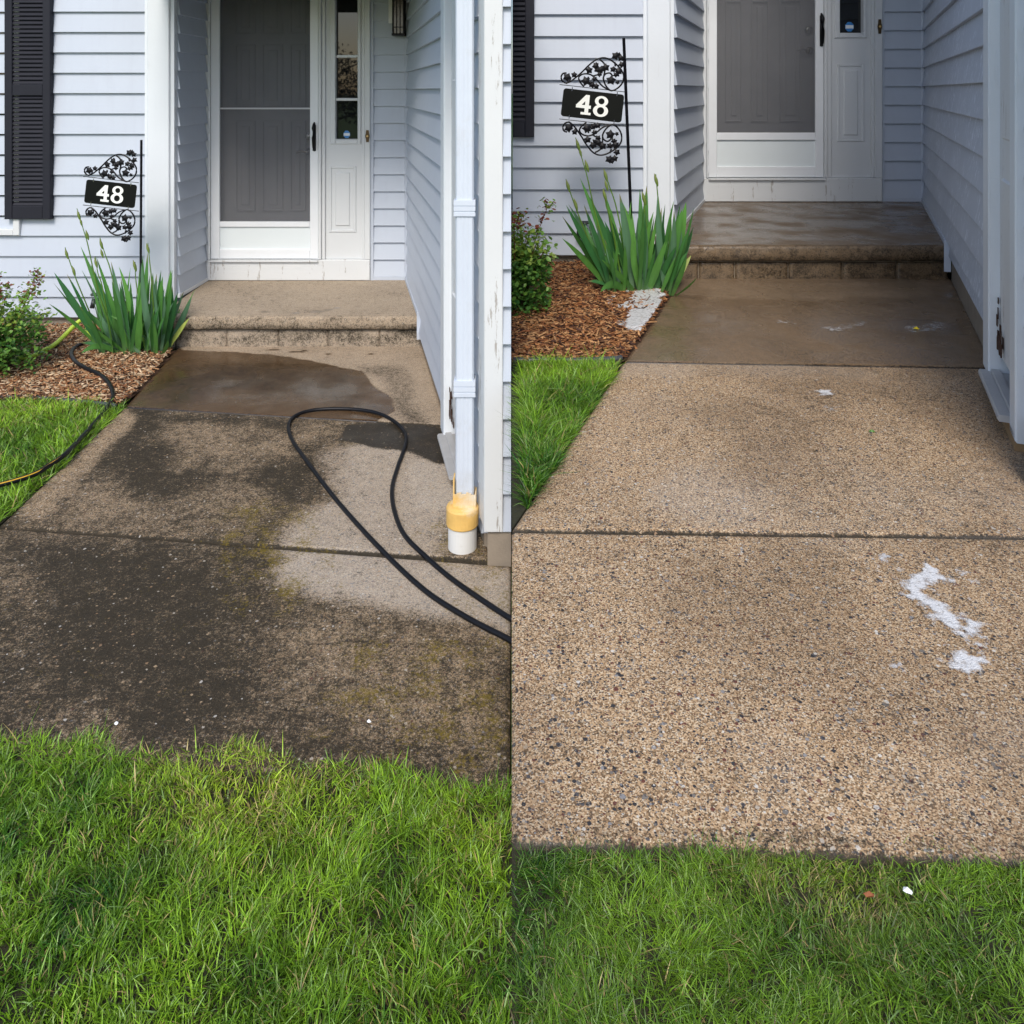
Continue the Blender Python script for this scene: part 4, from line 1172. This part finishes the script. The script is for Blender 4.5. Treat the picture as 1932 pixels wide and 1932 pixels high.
lawn('lawn', lawnR, 'R', 160000, 0.006, 0.021, 0.0018, 'darker green lawn in front of the cleaned walk', 202,
     dry=[(G(1600,1680,'R')[0], G(1600,1680,'R')[1], 0.09, 0.9), (G(1450,1650,'R')[0], G(1450,1650,'R')[1], 0.07, 0.6)], lean=(0.3,0.95), bright=0.72)
base_sheet('lawn_ground', [(0.004,-3),(3.0,-3),(3.0,1.2)]+GP(ledge,'R')[::-1][1:], 'R', -0.012, MAT['lawnbase'])
sl = [(-5.2, G(30,758,'L')[1]+0.01)]+GP([(30,760),(208,768),(232,768),(130,870),(30,962)], 'L')+[(-2.26, 3.4), (-2.215, 2.36), (-5.2, 2.36)]
lawn('lawn', sl, 'L', 95000, 0.03, 0.08, 0.006, 'bright green lawn corner beside the black hose', 303, fuzz=0.012,
     dry=[(G(60,780,'L')[0], G(60,780,'L')[1], 0.3, 0.3)], bright=1.05)
base_sheet('lawn_ground', sl, 'L', -0.008, MAT['lawnbase'])
sr = GP([(966,690),(1160,690),(1170,686),(1083,820),(1025,905),(966,992)], 'R')
lawn('lawn', sr, 'R', 22000, 0.025, 0.065, 0.0042, 'green lawn corner left of the cleaned walk', 404, fuzz=0.012, bright=0.95)
base_sheet('lawn_ground', sr, 'R', -0.008, MAT['lawnbase'])

# ------------------------------------------------------------------ mulch
def mulch(poly, side, n, wet, seedn, label):
    r = np.random.default_rng(seedn); b = BASE[side]
    xs = [p[0] for p in poly]; ys = [p[1] for p in poly]
    P = np.zeros((0,2))
    while len(P) < n:
        x = r.uniform(min(xs), max(xs), n); y = r.uniform(min(ys), max(ys), n)
        ok = inside(x, y, poly); P = np.vstack([P, np.column_stack([x[ok], y[ok]])])
    P = P[:n]; x, y = P[:,0], P[:,1]
    hill = 0.025*fbm(x*3, y*3, seedn)
    L_ = r.uniform(0.006, 0.045, n)*np.where(r.random(n)<0.06, 2.3, 1); Wd = r.uniform(0.004, 0.013, n); T = r.uniform(0.0015, 0.004, n)
    yaw = np.where(r.random(n)<0.55, r.normal(0, 0.5, n), r.uniform(0, np.pi, n)); pitch = r.normal(0, 0.28, n)
    cz = b + hill + r.uniform(0.0, 0.02, n)
    ax = np.column_stack([np.cos(yaw)*np.cos(pitch), np.sin(yaw)*np.cos(pitch), np.sin(pitch)])
    rl = r.normal(0, 0.5, n)
    bx = np.column_stack([-np.sin(yaw)*np.cos(rl), np.cos(yaw)*np.cos(rl), np.sin(rl)])
    cx = np.cross(ax, bx)
    c = np.column_stack([x, y, cz]); V = np.zeros((n, 8, 3)); i = 0
    for sz in (-1, 1):
        for sy in (-1, 1):
            for sx in (-1, 1):
                tap = 1-0.5*(sx > 0)*r.random(n)
                V[:, i] = c + ax*(sx*L_/2)[:,None] + bx*(sy*Wd/2*tap)[:,None] + cx*(sz*T/2)[:,None]; i += 1
    fq = np.array([(0,2,3,1),(4,5,7,6),(0,1,5,4),(2,6,7,3),(0,4,6,2),(1,3,7,5)])
    Fq = (np.arange(n)[:,None,None]*8 + fq[None]).reshape(-1,4)
    k = r.random(n)[:,None]
    if wet: pal = np.array([[0.05,0.016,0.007],[0.23,0.08,0.024],[0.40,0.17,0.055],[0.55,0.30,0.13]])
    else: pal = np.array([[0.10,0.04,0.016],[0.36,0.155,0.06],[0.56,0.31,0.145],[0.74,0.55,0.35]])
    ii = np.minimum((r.random(n)**0.85*4).astype(int), 3)
    col = pal[ii]*r.uniform(0.7, 1.25, n)[:,None]
    # zone of greyer old chips near the plants
    C = np.repeat(col[:,None,:], 8, axis=1).reshape(-1,3)
    # bumpy bed below
    gx, gy = np.meshgrid(np.linspace(min(xs), max(xs), 90), np.linspace(min(ys), max(ys), 90))
    gxr, gyr = gx.ravel(), gy.ravel(); gz = b - 0.012 + 0.025*fbm(gxr*3, gyr*3, seedn)
    ok = inside(gxr, gyr, poly); idx = np.arange(8100).reshape(90, 90)
    q = np.stack([idx[:-1,:-1], idx[:-1,1:], idx[1:,1:], idx[1:,:-1]], -1).reshape(-1,4)
    q = q[ok[q].any(axis=1)]
    G_ = np.column_stack([gxr, gyr, gz]); 
    V2 = np.vstack([V.reshape(-1,3), G_]); F2 = np.vstack([Fq, q+n*8]); C2 = np.vstack([C, np.tile([[0.06,0.03,0.015]], (8100,1))])
    o = np_mesh('mulch', V2, F2, MAT['chip'], colors=C2)
    return tag(o, label, 'mulch', kind='stuff')
mL = [(-5.2, 6.42)] + [(-2.62, 6.42), (-2.60, 5.93)] + GP([(325,664),(280,718),(240,758),(225,766),(30,758)], 'L') + [(-5.2, G(30,758,'L')[1])]
mulch(mL, 'L', 26000, False, 501, 'brown wood chip mulch bed around the hoses')
mR = [(0.01, 5.46), (1.0, 5.46), (1.0, 5.05)] + GP([(1281,530),(1230,610),(1180,676),(1165,684),(966,688)], 'R')
mulch(mR, 'R', 15000, True, 502, 'darker wet mulch bed beside foam puddle')

# edging strips
def edging(pts, side, label):
    P = [Vector((x, y, BASE[side]+0.018)) for x, y in GP(pts, side)]
    m = MB().tube(smooth_path(P, 6), 0.012, 10)
    for a, c_ in zip(P[:-1], P[1:]):
        m.add([(a.x,a.y+.002,a.z),(c_.x,c_.y+.002,c_.z),(c_.x,c_.y+.002,c_.z-0.05),(a.x,a.y+.002,a.z-0.05),(a.x,a.y-.002,a.z),(c_.x,c_.y-.002,c_.z),(c_.x,c_.y-.002,c_.z-0.05),(a.x,a.y-.002,a.z-0.05)],
              [(0,1,2,3),(4,7,6,5)])
    return tag(m.build('garden_edging', MAT['edging'], smooth=True), label, 'edging', 'garden edging strips')
edging([(-200,752),(30,755),(120,760),(200,768),(218,772)], 'L', 'dark plastic edging between dry mulch and bright lawn')
edging([(968,687),(1080,688),(1155,685),(1172,682)], 'R', 'dark plastic edging between wet mulch and lawn')

# ------------------------------------------------------------------ iris clumps
def iris(S, base_c, k, label, seedn):
    """leaf shapes traced on the zoomed picture grid, origin at the foot of the clump"""
    r = random.Random(5)
    o = empty('iris_plant', (base_c[0], base_c[1], BASE[S]), label, 'iris plant', 'iris clumps beside the sign poles')
    T = [((720,830),(560,600),(365,420)),((720,835),(600,600),(370,270)),((740,830),(560,480),(395,180)),((760,830),(650,550),(440,230)),((800,830),(700,450),(515,5)),
         ((880,860),(760,560),(590,150)),((900,870),(800,500),(680,80)),((900,870),(870,450),(800,110)),((920,860),(960,500),(825,170)),((930,870),(820,720),(650,570)),
         ((900,880),(830,790),(680,790)),((950,860),(1000,650),(955,220)),((960,860),(1000,500),(980,100)),((1000,850),(1010,450),(1030,70)),
         ((1100,860),(1050,550),(1040,250)),((1150,870),(1080,550),(1070,110)),((1130,870),(1020,650),(780,555)),((1160,870),(1140,560),(970,405)),((1150,870),(1170,600),(1150,300)),
         ((1180,860),(1200,500),(1180,220)),((1180,860),(1190,450),(1250,210)),((1190,860),(1260,450),(1290,170)),((1200,860),(1270,600),(1345,350)),((1210,850),(1300,650),(1385,435)),
         ((1220,840),(1280,720),(1370,605)),((1230,830),(1255,600),(1250,330)),((940,870),(960,700),(990,550)),((830,830),(750,640),(700,520)),((820,830),(800,600),(770,450)),((960,860),(880,600),(885,390)),
         ((860,850),(790,560),(700,330)),((1080,860),(1100,560),(1130,230)),((1010,860),(1050,700),(1110,430)),((800,830),(720,660),(600,400)),((780,830),(660,640),(560,670)),((1040,860),(940,640),(910,430)),
         ((980,865),(1060,640),(980,300)),((900,870),(760,760),(560,760)),((870,868),(740,700),(640,800)),((1160,868),(1080,700),(960,650)),((1210,860),(1300,770),(1330,690)),((1140,868),(1240,620),(1300,560)),((850,850),(700,560),(500,430)),((870,860),(900,650),(930,300)),((930,870),(1010,700),(1090,580))]
    for i in range(60):
        bx = r.choice([760, 860, 930, 1020, 1120, 1170])+r.uniform(-45, 45)
        tx = bx + (bx-960)*r.uniform(0.1, 0.9) + r.uniform(-90, 90); ty = r.uniform(180, 620)
        T.append(((bx, 860), ((bx+tx)/2+r.uniform(-30,30)-(tx-bx)*0.12, (860+ty)/2), (tx, ty)))
    Vs, Fs, Cs = [], [], []; off = 0; ox, oz = 960, 868
    for i, (a, m_, c_) in enumerate(T):
        dep = r.uniform(-0.17, 0.17) if i >= 39 else r.uniform(-0.13, 0.08)
        dep_t = dep*1.5 + (r.uniform(-0.06, 0.06))
        w = r.uniform(0.036, 0.052) if i < 39 else r.uniform(0.026, 0.040)
        n = 9; g_ = r.random()
        col = np.array([0.030,0.125,0.040])*(1-g_)+np.array([0.11,0.29,0.055])*g_
        if i % 4 == 3: col = np.array([0.10,0.21,0.115])
        if i == 24: col = np.array([0.38,0.46,0.10])
        ya = r.uniform(-0.9, 0.9)
        pts = []
        for j in range(n+1):
            t_ = j/n
            x_ = (1-t_)**2*a[0]+2*t_*(1-t_)*m_[0]+t_*t_*c_[0]; y_ = (1-t_)**2*a[1]+2*t_*(1-t_)*m_[1]+t_*t_*c_[1]
            # the tracing lies in a plane facing the viewer; depth spreads each leaf
            pts.append(Vector(((x_-ox)*k, dep*0.6+(dep_t-dep*0.6)*t_, (oz-y_)*k)))
        for j, p in enumerate(pts):
            t_ = j/n
            tg = pts[min(j+1,n)]-pts[max(j-1,0)]
            side = Vector((tg.z, 0, -tg.x)).normalized()
            side = (side*math.cos(ya)+Vector((0,1,0))*math.sin(ya)).normalized()
            ww = w*0.5*(0.55+0.9*t_ if t_ < 0.45 else 0.955*(1-((t_-0.45)/0.55)**2.2))+0.0004
            nrm = tg.normalized().cross(side)
            for q in (-1, 0, 1): Vs.append(p+side*ww*q + nrm*(0.0022 if q == 0 else 0)*(1-t_)); Cs.append((np.array([0.30,0.22,0.09]) if (i % 6 == 1 and t_ > 0.9) else col*(1.0 if q else 1.15)*(0.9+0.25*t_)) + (np.array([0.05,0.05,0.03]) if t_ < 0.12 else 0))
        for j in range(n):
            for q in (0, 1): Fs.append((off+j*3+q, off+j*3+q+1, off+(j+1)*3+q+1, off+(j+1)*3+q))
        off += (n+1)*3
    c0 = np.array([base_c[0], base_c[1], BASE[S]])
    V = np.array([list(v) for v in Vs])+c0
    np_mesh('leaves', V, Fs, MAT['iris'], o, colors=np.array(Cs), smooth=True)
    stalks = [([(790,800),(650,350),(570,0),(545,-90),(480,-301)], [(498,-245,1.0),(516,-190,.8),(566,-85,1.0)]),
              ([(700,760),(520,330),(445,130),(405,8)], [(420,60,1.0),(478,200,1.0)]),
              ([(900,800),(790,250),(730,60),(690,-70)], [(702,-20,1.0),(708,55,.9)]),
              ([(1140,800),(1110,300),(1090,100),(1078,-30)], [(1080,15,1.0)]),
              ([(820,800),(740,330),(700,200),(682,70)], [(688,120,1.0)]),
              ([(1060,800),(1010,400),(990,250),(985,120)], [(985,150,1.1)])]
    for pts, buds in stalks:
        dep = r.uniform(-0.10, 0.02)
        PP = [Vector(((x_-ox)*k, dep, (oz-y_)*k))+Vector(c0) for x_, y_ in pts]
        sp = smooth_path(PP, 5); n = len(sp)
        m = MB().tube(sp, [0.0052*(1-0.55*i/n) for i in range(n)], 7)
        V = np.array(m.v); 
        st = np_mesh('flower_stalk', V, [f for f in m.f if len(f) == 4], MAT['iris'], o, colors=np.tile([[0.13,0.26,0.035]], (len(V),1)), smooth=True)
        for bx_, by_, s_ in buds:
            m = MB(); cc = Vector(((bx_-ox)*k, dep-0.004, (oz-by_)*k))+Vector(c0)
            ax = Vector((-0.28, 0, 1)).normalized()
            L_ = 0.075*s_
            prof = [(-0.5,0.003),(-0.3,0.008),(0.0,0.0105),(0.25,0.0075),(0.42,0.0035),(0.55,0.0008)]
            m.tube([cc+ax*L_*t_ for t_, _ in prof], [q*s_ for _, q in prof], 8)
            V = np.array(m.v); hh = (V[:,2]-V[:,2].min())/np.ptp(V[:,2])
            C = np.outer(1-hh, [0.17,0.30,0.05])+np.outer(hh, [0.24,0.27,0.08])
            np_mesh('bud', V, [f for f in m.f if len(f) == 4], MAT['iris'], st, colors=C, smooth=True)
kR = 0.1325*4.72/F
iris('R', (X(512+960*0.1325, 4.72), 4.72), kR, 'sword leaved iris clump with buds beside the foam and wet step', 6)
kL = 0.1325*5.88/F*0.985
iris('L', (X(960*0.1325+8.0, 5.78), 5.78), kL*0.93, 'sword leaved iris clump with buds beside the dry step and hoses', 7)

# ------------------------------------------------------------------ tree across the street, mirrored in the sidelight
def far_tree(x, y, h_, rad, seedn):
    r = np.random.default_rng(seedn)
    o = empty('tree', (x, y, 0), 'dark leafy tree behind the viewer mirrored in the left sidelight glass', 'tree')
    m = MB().tube(smooth_path([(x, y, -0.1), (x+0.05, y, 0.8), (x-0.05, y+0.1, h_*0.6)], 5), [0.16-0.008*i for i in range(11)], 9)
    for a in range(7):
        q = a*0.9; m.tube([(x, y, 0.7+0.15*a), (x+0.5*rad*math.cos(q), y+0.5*rad*math.sin(q), 1.1+0.25*a), (x+0.9*rad*math.cos(q), y+0.9*rad*math.sin(q), 1.3+0.28*a)], [0.06, 0.04, 0.012], 6)
    m.build('trunk', MAT['wood'], o)
    n = 9000; cl = r.normal(0, 1, (60, 3)); cl /= np.linalg.norm(cl, axis=1)[:,None]; cl *= r.uniform(0.3, 1, 60)[:,None]
    c = cl[r.integers(0, 60, n)]*[rad, rad, h_*0.42] + r.normal(0, 0.22, (n,3)) + [x, y, h_*0.52]
    a = r.normal(0, 1, (n,3)); a /= np.linalg.norm(a, axis=1)[:,None]; b_ = np.cross(a, r.normal(0,1,(n,3))); b_ /= np.linalg.norm(b_, axis=1)[:,None]
    V = np.stack([c-a*0.06, c+b_*0.035, c+a*0.06, c-b_*0.035], 1).reshape(-1,3)
    col = np.repeat(np.array([[0.05,0.035,0.018]])*r.uniform(0.5,1.6,(n,1)), 4, axis=0)
    np_mesh('crown', V, np.arange(4*n).reshape(-1,4), MAT['rose'], o, colors=col)
far_tree(-6.5, -12, 3.6, 2.6, 77)

# ------------------------------------------------------------------ rose bushes
def rose(S, c, rx, ry, hgt, nleaf, label, xlim=None, seedn=1):
    r = np.random.default_rng(seedn); rr = random.Random(seedn); b = BASE[S]
    o = empty('rose_bush', (c[0], c[1], b), label, 'rose bush', 'rose bushes at the picture edge of each bed')
    m = MB(); tips = []
    for i in range(46):
        a = rr.uniform(0, 6.283); q = rr.random()**0.6
        tx = c[0]+rx*q*math.cos(a); ty = c[1]+ry*q*math.sin(a); tz = b+hgt*rr.uniform(0.45, 1.0)*(1-0.25*q*q)
        if i > 36: tz = b+hgt*rr.uniform(1.0, 1.13)
        if xlim: tx = max(tx, xlim+0.02)
        bx_ = c[0]+0.06*math.cos(a)
        if xlim: bx_ = max(bx_, xlim+0.02)
        p = [Vector((bx_, c[1]+0.06*math.sin(a), b-0.01)), Vector((c[0]*0.5+tx*0.5, c[1]*0.4+ty*0.6, b+(tz-b)*0.55)), Vector((tx, ty, tz))]
        if xlim: p[1].x = max(p[1].x, xlim+0.02)
        sp = smooth_path(p, 5); m.tube(sp, [0.005*(1-0.75*j/len(sp)) for j in range(len(sp))], 5)
        tips.append((sp, i > 32))
    mV = np.array(m.v)
    hh = np.clip((mV[:,2]-b)/hgt, 0, 1)[:,None]
    np_mesh('stem', mV, [f for f in m.f if len(f) == 4], MAT['rose'], o, colors=np.array([[0.05,0.06,0.02]])*(1-hh)+np.array([[0.20,0.06,0.03]])*hh)
    V, Fs, C = [], [], []; off = 0
    for i in range(nleaf):
        sp, hot = rr.choice(tips)
        t_ = rr.random()**0.7 if rr.random() < 0.7 else 1.0
        j = min(int((0.30+0.70*t_)*(len(sp)-1)), len(sp)-1)
        sprd = 0.035 if not hot else 0.02
        p = sp[j]+Vector((rr.gauss(0,sprd), rr.gauss(0,sprd), rr.gauss(0,sprd*0.8)))
        if rr.random() < 0.42 and not hot:   # low skirt fills the bush down to the mulch
            a = rr.uniform(0, 6.283); q = rr.random()**0.45
            p = Vector((c[0]+rx*0.95*q*math.cos(a), c[1]+ry*0.95*q*math.sin(a), b+hgt*rr.uniform(0.06, 0.62)))
        if xlim and p.x < xlim+0.015: continue
        L_ = rr.uniform(0.024, 0.040)*(0.75 if hot else 1); W_ = L_*0.62
        a = rr.uniform(0, 6.283); el_ = rr.uniform(-0.5, 0.9)
        ax = Vector((math.cos(a)*math.cos(el_), math.sin(a)*math.cos(el_), math.sin(el_)))
        sd = ax.cross(Vector((rr.gauss(0,.5), rr.gauss(0,.5), 1))).normalized(); nm = ax.cross(sd)
        pts = [p, p+ax*L_*0.35+sd*W_*0.5-nm*0.002, p+ax*L_*0.75+sd*W_*0.38-nm*0.002, p+ax*L_, p+ax*L_*0.75-sd*W_*0.38-nm*0.002, p+ax*L_*0.35-sd*W_*0.5-nm*0.002]
        V += pts; Fs += [(off, off+1, off+2, off+3), (off, off+3, off+4, off+5)]; off += 6
        hrel = (p.z-b)/hgt; g_ = rr.random()
        if hrel > 0.88 and rr.random() < 0.55: col = np.array([0.20,0.055,0.03])*(0.7+0.6*g_)
        elif hrel > 0.6 and g_ < 0.5: col = np.array([0.27,0.38,0.06])
        else: col = np.array([0.045,0.15,0.035])*(1-g_)+np.array([0.20,0.38,0.06])*g_
        C += [col]*6
    np_mesh('foliage', np.array([list(v) for v in V]), Fs, MAT['rose'], o, colors=np.array(C))
cy = 5.35; rose('L', (X(-8, cy), cy), 0.36, 0.30, 0.60, 5600, 'leafy rose bush with reddish new tips beside the lime green hose', None, 3)
cy = 4.30; rose('R', (X(515, cy), cy), 0.20, 0.24, 0.50, 5200, 'leafy rose bush with reddish tips at the edge of wet mulch', 0.0, 4)

# ------------------------------------------------------------------ hoses
def hose(name, pts, side, r_, mat, label, lift=None, k=8, cat='hose'):
    P = []
    for i, q in enumerate(pts):
        h_ = (q[2] if len(q) > 2 else 0.0)
        x, y = G(q[0], q[1], side, h_+r_)
        P.append(Vector((x, y, BASE[side]+h_+r_+0.001)))
    sp = smooth_path(P, k)
    o = MB().tube(sp, r_, 12).build(name, mat, smooth=True)
    return tag(o, label, cat), sp
z3 = lambda x, y: (x*720/1932*1932/2880, (600+y*720/1932)*1932/2880)
bh = [(*z3(760,935), .03), (*z3(735,955), .03), (*z3(690,975), .025), (*z3(600,992), .025), (*z3(540,1045), .025), (*z3(560,1110), .025), (*z3(640,1165), .025), (*z3(740,1210), .025), (*z3(808,1265), .025),
      (*z3(848,1345), .02), (*z3(842,1415), .012), (*z3(770,1515), .01), (*z3(690,1610), .02), (*z3(600,1710), .03), (*z3(480,1830), .04), (*z3(360,1910), .04), (70,893,.04), (30,907,.04), (-40,925,.04), (-150,950,.04), (-330,955,.04), (-560,900,.04), (-800,850,.04)]
hose_o, sp = hose('garden_hose', bh, 'L', 0.0125, MAT['rubber'], 'black hose with a yellow stripe winding from irises across mulch and lawn edge')
m = MB(); st = sp[int(len(sp)*0.44):]
st = [p+Vector((0.0035, -0.0062, 0.0082)) for p in st]
m.tube(st, 0.0034, 6); so = m.build('stripe', MAT['stripe'], hose_o)
gh = [(*z3(700,800), .16), (*z3(650,796), .16), (*z3(600,815), .14), (*z3(540,870), .10), (*z3(470,940), .05), (*z3(400,1000), .03), (*z3(310,1045), .02), (*z3(240,1080), .02), (*z3(100,1100), .02)]
g1, _ = hose('garden_hose', gh, 'L', 0.016, MAT['lime'], 'lime green hose arching from the irises into the rose bush')
g2, _ = hose('garden_hose', [(*z3(668,835), .10), (*z3(656,870), .05), (*z3(662,905), .03), (*z3(690,932), .025), (*z3(740,930), .025), (*z3(775,905), .03)], 'L', 0.015, MAT['lime'], 'short lime green hose bend at the foot of the left iris leaves')
lp = [(969,1212),(951,1202),(880,1165),(800,1113),(720,1038),(640,950),(580,872),(550,828),(545,800),(562,782),(600,773),(660,772),(710,779),(745,796),(764,818),(764,842),(750,882),(740,920),(743,960),(762,1008),(805,1052),(860,1098),(951,1160),(969,1168)]
hose('pressure_hose', lp, 'L', 0.0098, MAT['rubber'], 'black hose looped across the stained walk towards the downspout side', k=9)

# ------------------------------------------------------------------ foam, petals and scraps
def foam(name, polys, side, label, seedn, thr=0.5, res=0.004, h_=0.002, z=0.002, sc=28, group=None, clip=None, cover=1.7):
    allv, allf, cov = [], [], []; off = 0
    for pl in polys:
        P = GP(pl, side); xs = [p[0] for p in P]; ys = [p[1] for p in P]
        nx = int((max(xs)-min(xs)+0.08)/res)+2; ny = int((max(ys)-min(ys)+0.08)/res)+2
        gx, gy = np.meshgrid(np.linspace(min(xs)-0.04, max(xs)+0.04, nx), np.linspace(min(ys)-0.04, max(ys)+0.04, ny))
        x, y = gx.ravel(), gy.ravel()
        d = sdf(x+0.03*(fbm(x*16,y*16,seedn)-.5)*2, y+0.03*(fbm(x*16,y*16,seedn+3)-.5)*2, P)
        v = sm(-0.03, 0.04, d)*1.1 + 1.3*(fbm(x*sc*1.6, y*sc*1.6, seedn+7, 4)-0.5) - thr*0.9
        if clip: v = np.where(inside(x, y, clip), v, -1)
        hgt = np.clip(v*0.02, 0, h_)+0.0006*vnoise(x*160, y*160, 3)
        idx = np.arange(nx*ny).reshape(ny, nx)
        q = np.stack([idx[:-1,:-1], idx[:-1,1:], idx[1:,1:], idx[1:,:-1]], -1).reshape(-1,4)
        ok = v > 0; q = q[ok[q].all(axis=1)]
        if not len(q): continue
        used = np.unique(q); rem = -np.ones(nx*ny, dtype=int); rem[used] = np.arange(len(used))
        allv.append(np.column_stack([x, y, BASE[side]+z+hgt])[used]); allf.append(rem[q]+off); off += len(used)
        cov.append(np.clip(v*cover, 0, 1)[used])
    o = np_mesh(name, np.vstack(allv), np.vstack(allf), MAT['foam'], smooth=True, attrs={'cover': np.concatenate(cov)})
    return tag(o, label, 'foam', group)
zz = lambda pts: [((2160+x*720/1932)*1932/2880, (1500+y*720/1932)*1932/2880) for x, y in pts]
foam('soap_foam', [zz([(975,370),(1040,330),(1100,300),(1180,240),(1270,290),(1375,350),(1290,390),(1200,410),(1225,500),(1330,560),(1400,630),(1440,720),(1500,780),(1530,830),(1400,800),(1350,720),(1290,650),(1230,600),(1150,530),(1030,490),(1010,430)]),
                   zz([(1430,650),(1480,640),(1450,700)]), zz([(1500,750),(1580,700),(1650,690),(1610,780),(1530,780)])], 'R',
     'long branching patch of white soap foam on the cleaned walk', 601, 0.25, 0.003, group='soap foam patches')
foam('soap_foam', [zz([(1370,900),(1460,880),(1600,930),(1700,980),(1640,1060),(1560,1080),(1460,1040),(1350,1010)])], 'R', 'wide foam patch below the long branching one', 602, 0.38, 0.003, group='soap foam patches')
foam('soap_foam', [zz([(840,160),(950,190),(970,215),(910,265),(850,210)])], 'R', 'small foam patch just below the walk joint, leftmost of the upper patches', 603, 0.38, 0.003, group='soap foam patches')
foam('soap_foam', [zz([(1420,300),(1520,290),(1540,330),(1450,355)]), zz([(1530,370),(1590,370),(1570,390)])], 'R', 'small foam patch right of the long branching one', 604, 0.40, 0.003, group='soap foam patches')
foam('soap_foam', [zz([(950,970),(1010,960),(1030,1010),(970,1015)]), zz([(1100,1060),(1190,1060),(1170,1110),(1110,1110)])], 'R', 'faint foam specks left of the wide foam patch', 605, 0.5, 0.003, group='soap foam patches')
foam('soap_foam', [[(1540,738),(1575,738),(1575,748),(1545,748)], [(1545,768),(1578,768),(1575,775),(1548,775)]], 'R', 'faint foam smears near the far end of the cleaned walk', 606, 0.5, 0.004, group='soap foam patches')
z4 = lambda pts: [((1440+x*720/1932)*1932/2880, (500+y*720/1932)*1932/2880) for x, y in pts]
foam('soap_foam', [z4([(925,900),(1090,865),(1145,930),(1100,1010),(1040,1110),(985,1190),(890,1190),(845,1130),(900,1060),(830,1010),(900,960)])], 'R',
     'bright white foam puddle on mulch below the iris clump', 607, 0.12, 0.005, h_=0.010, z=0.028, sc=14, group='soap foam patches', clip=mR, cover=2.6)
foam('soap_foam', [[(1540,618),(1640,604),(1650,612),(1560,628)], [(1700,615),(1790,606),(1780,622),(1720,634)], [(1460,606),(1500,603),(1495,611),(1465,612)]], 'R', 'thin sudsy film on the wet slab below the right step', 608, 0.62, 0.004, h_=0.0006, z=0.001, cover=0.55, group='soap foam patches')

def bit(name, u, v, side, sx, sy, mat, label, cat, z=0.006, rot=0.3):
    x, y = G(u, v, side); m = MB(); n = 10
    top = [(x+sx*math.cos(a+rot)*(0.8+0.3*random.random()), y+sy*math.sin(a)*(0.8+0.3*random.random())) for a in [2*math.pi*i/n for i in range(n)]]
    vs = [(p[0], p[1], BASE[side]+z-0.004+0.003*random.random()) for p in top]+[(x, y, BASE[side]+z+max(sx,sy)*0.5), (x, y, BASE[side]+z-0.006)]
    m.add(vs, [(i, (i+1)%n, n) for i in range(n)]+[((i+1)%n, i, n+1) for i in range(n)])
    return tag(m.build(name, mat), label, cat)
bit('petal', 1729, 622, 'R', 0.016, 0.010, MAT['petal'], 'tiny yellow petal on the wet slab near the garage side', 'petal', 0.008)
bit('paper_scrap', 1712, 1711, 'R', 0.0065, 0.006, MAT['scrap'], 'small white scrap lying in the right front lawn', 'scrap', 0.026)
bit('dead_leaf', 1640, 1722, 'R', 0.008, 0.003, MAT['deadleaf'], 'brown dead leaf beside white scrap in the lawn', 'leaf', 0.028)
bit('pebble', 219, 1366, 'L', 0.007, 0.007, MAT['scrap'], 'largest white pebble on the stained walk near front grass edge', 'pebble', 0.005)
bit('pebble', 696, 1362, 'L', 0.007, 0.006, MAT['scrap'], 'white pebble on stained walk above the middle of front grass edge', 'pebble', 0.005)
bit('dead_leaf', 1645, 815, 'R', 0.012, 0.006, simple('green leaf bit', (0.06,0.16,0.02), 0.5), 'small green leaf scrap on the upper cleaned walk', 'leaf', 0.004)

scene.render.engine = 'CYCLES'
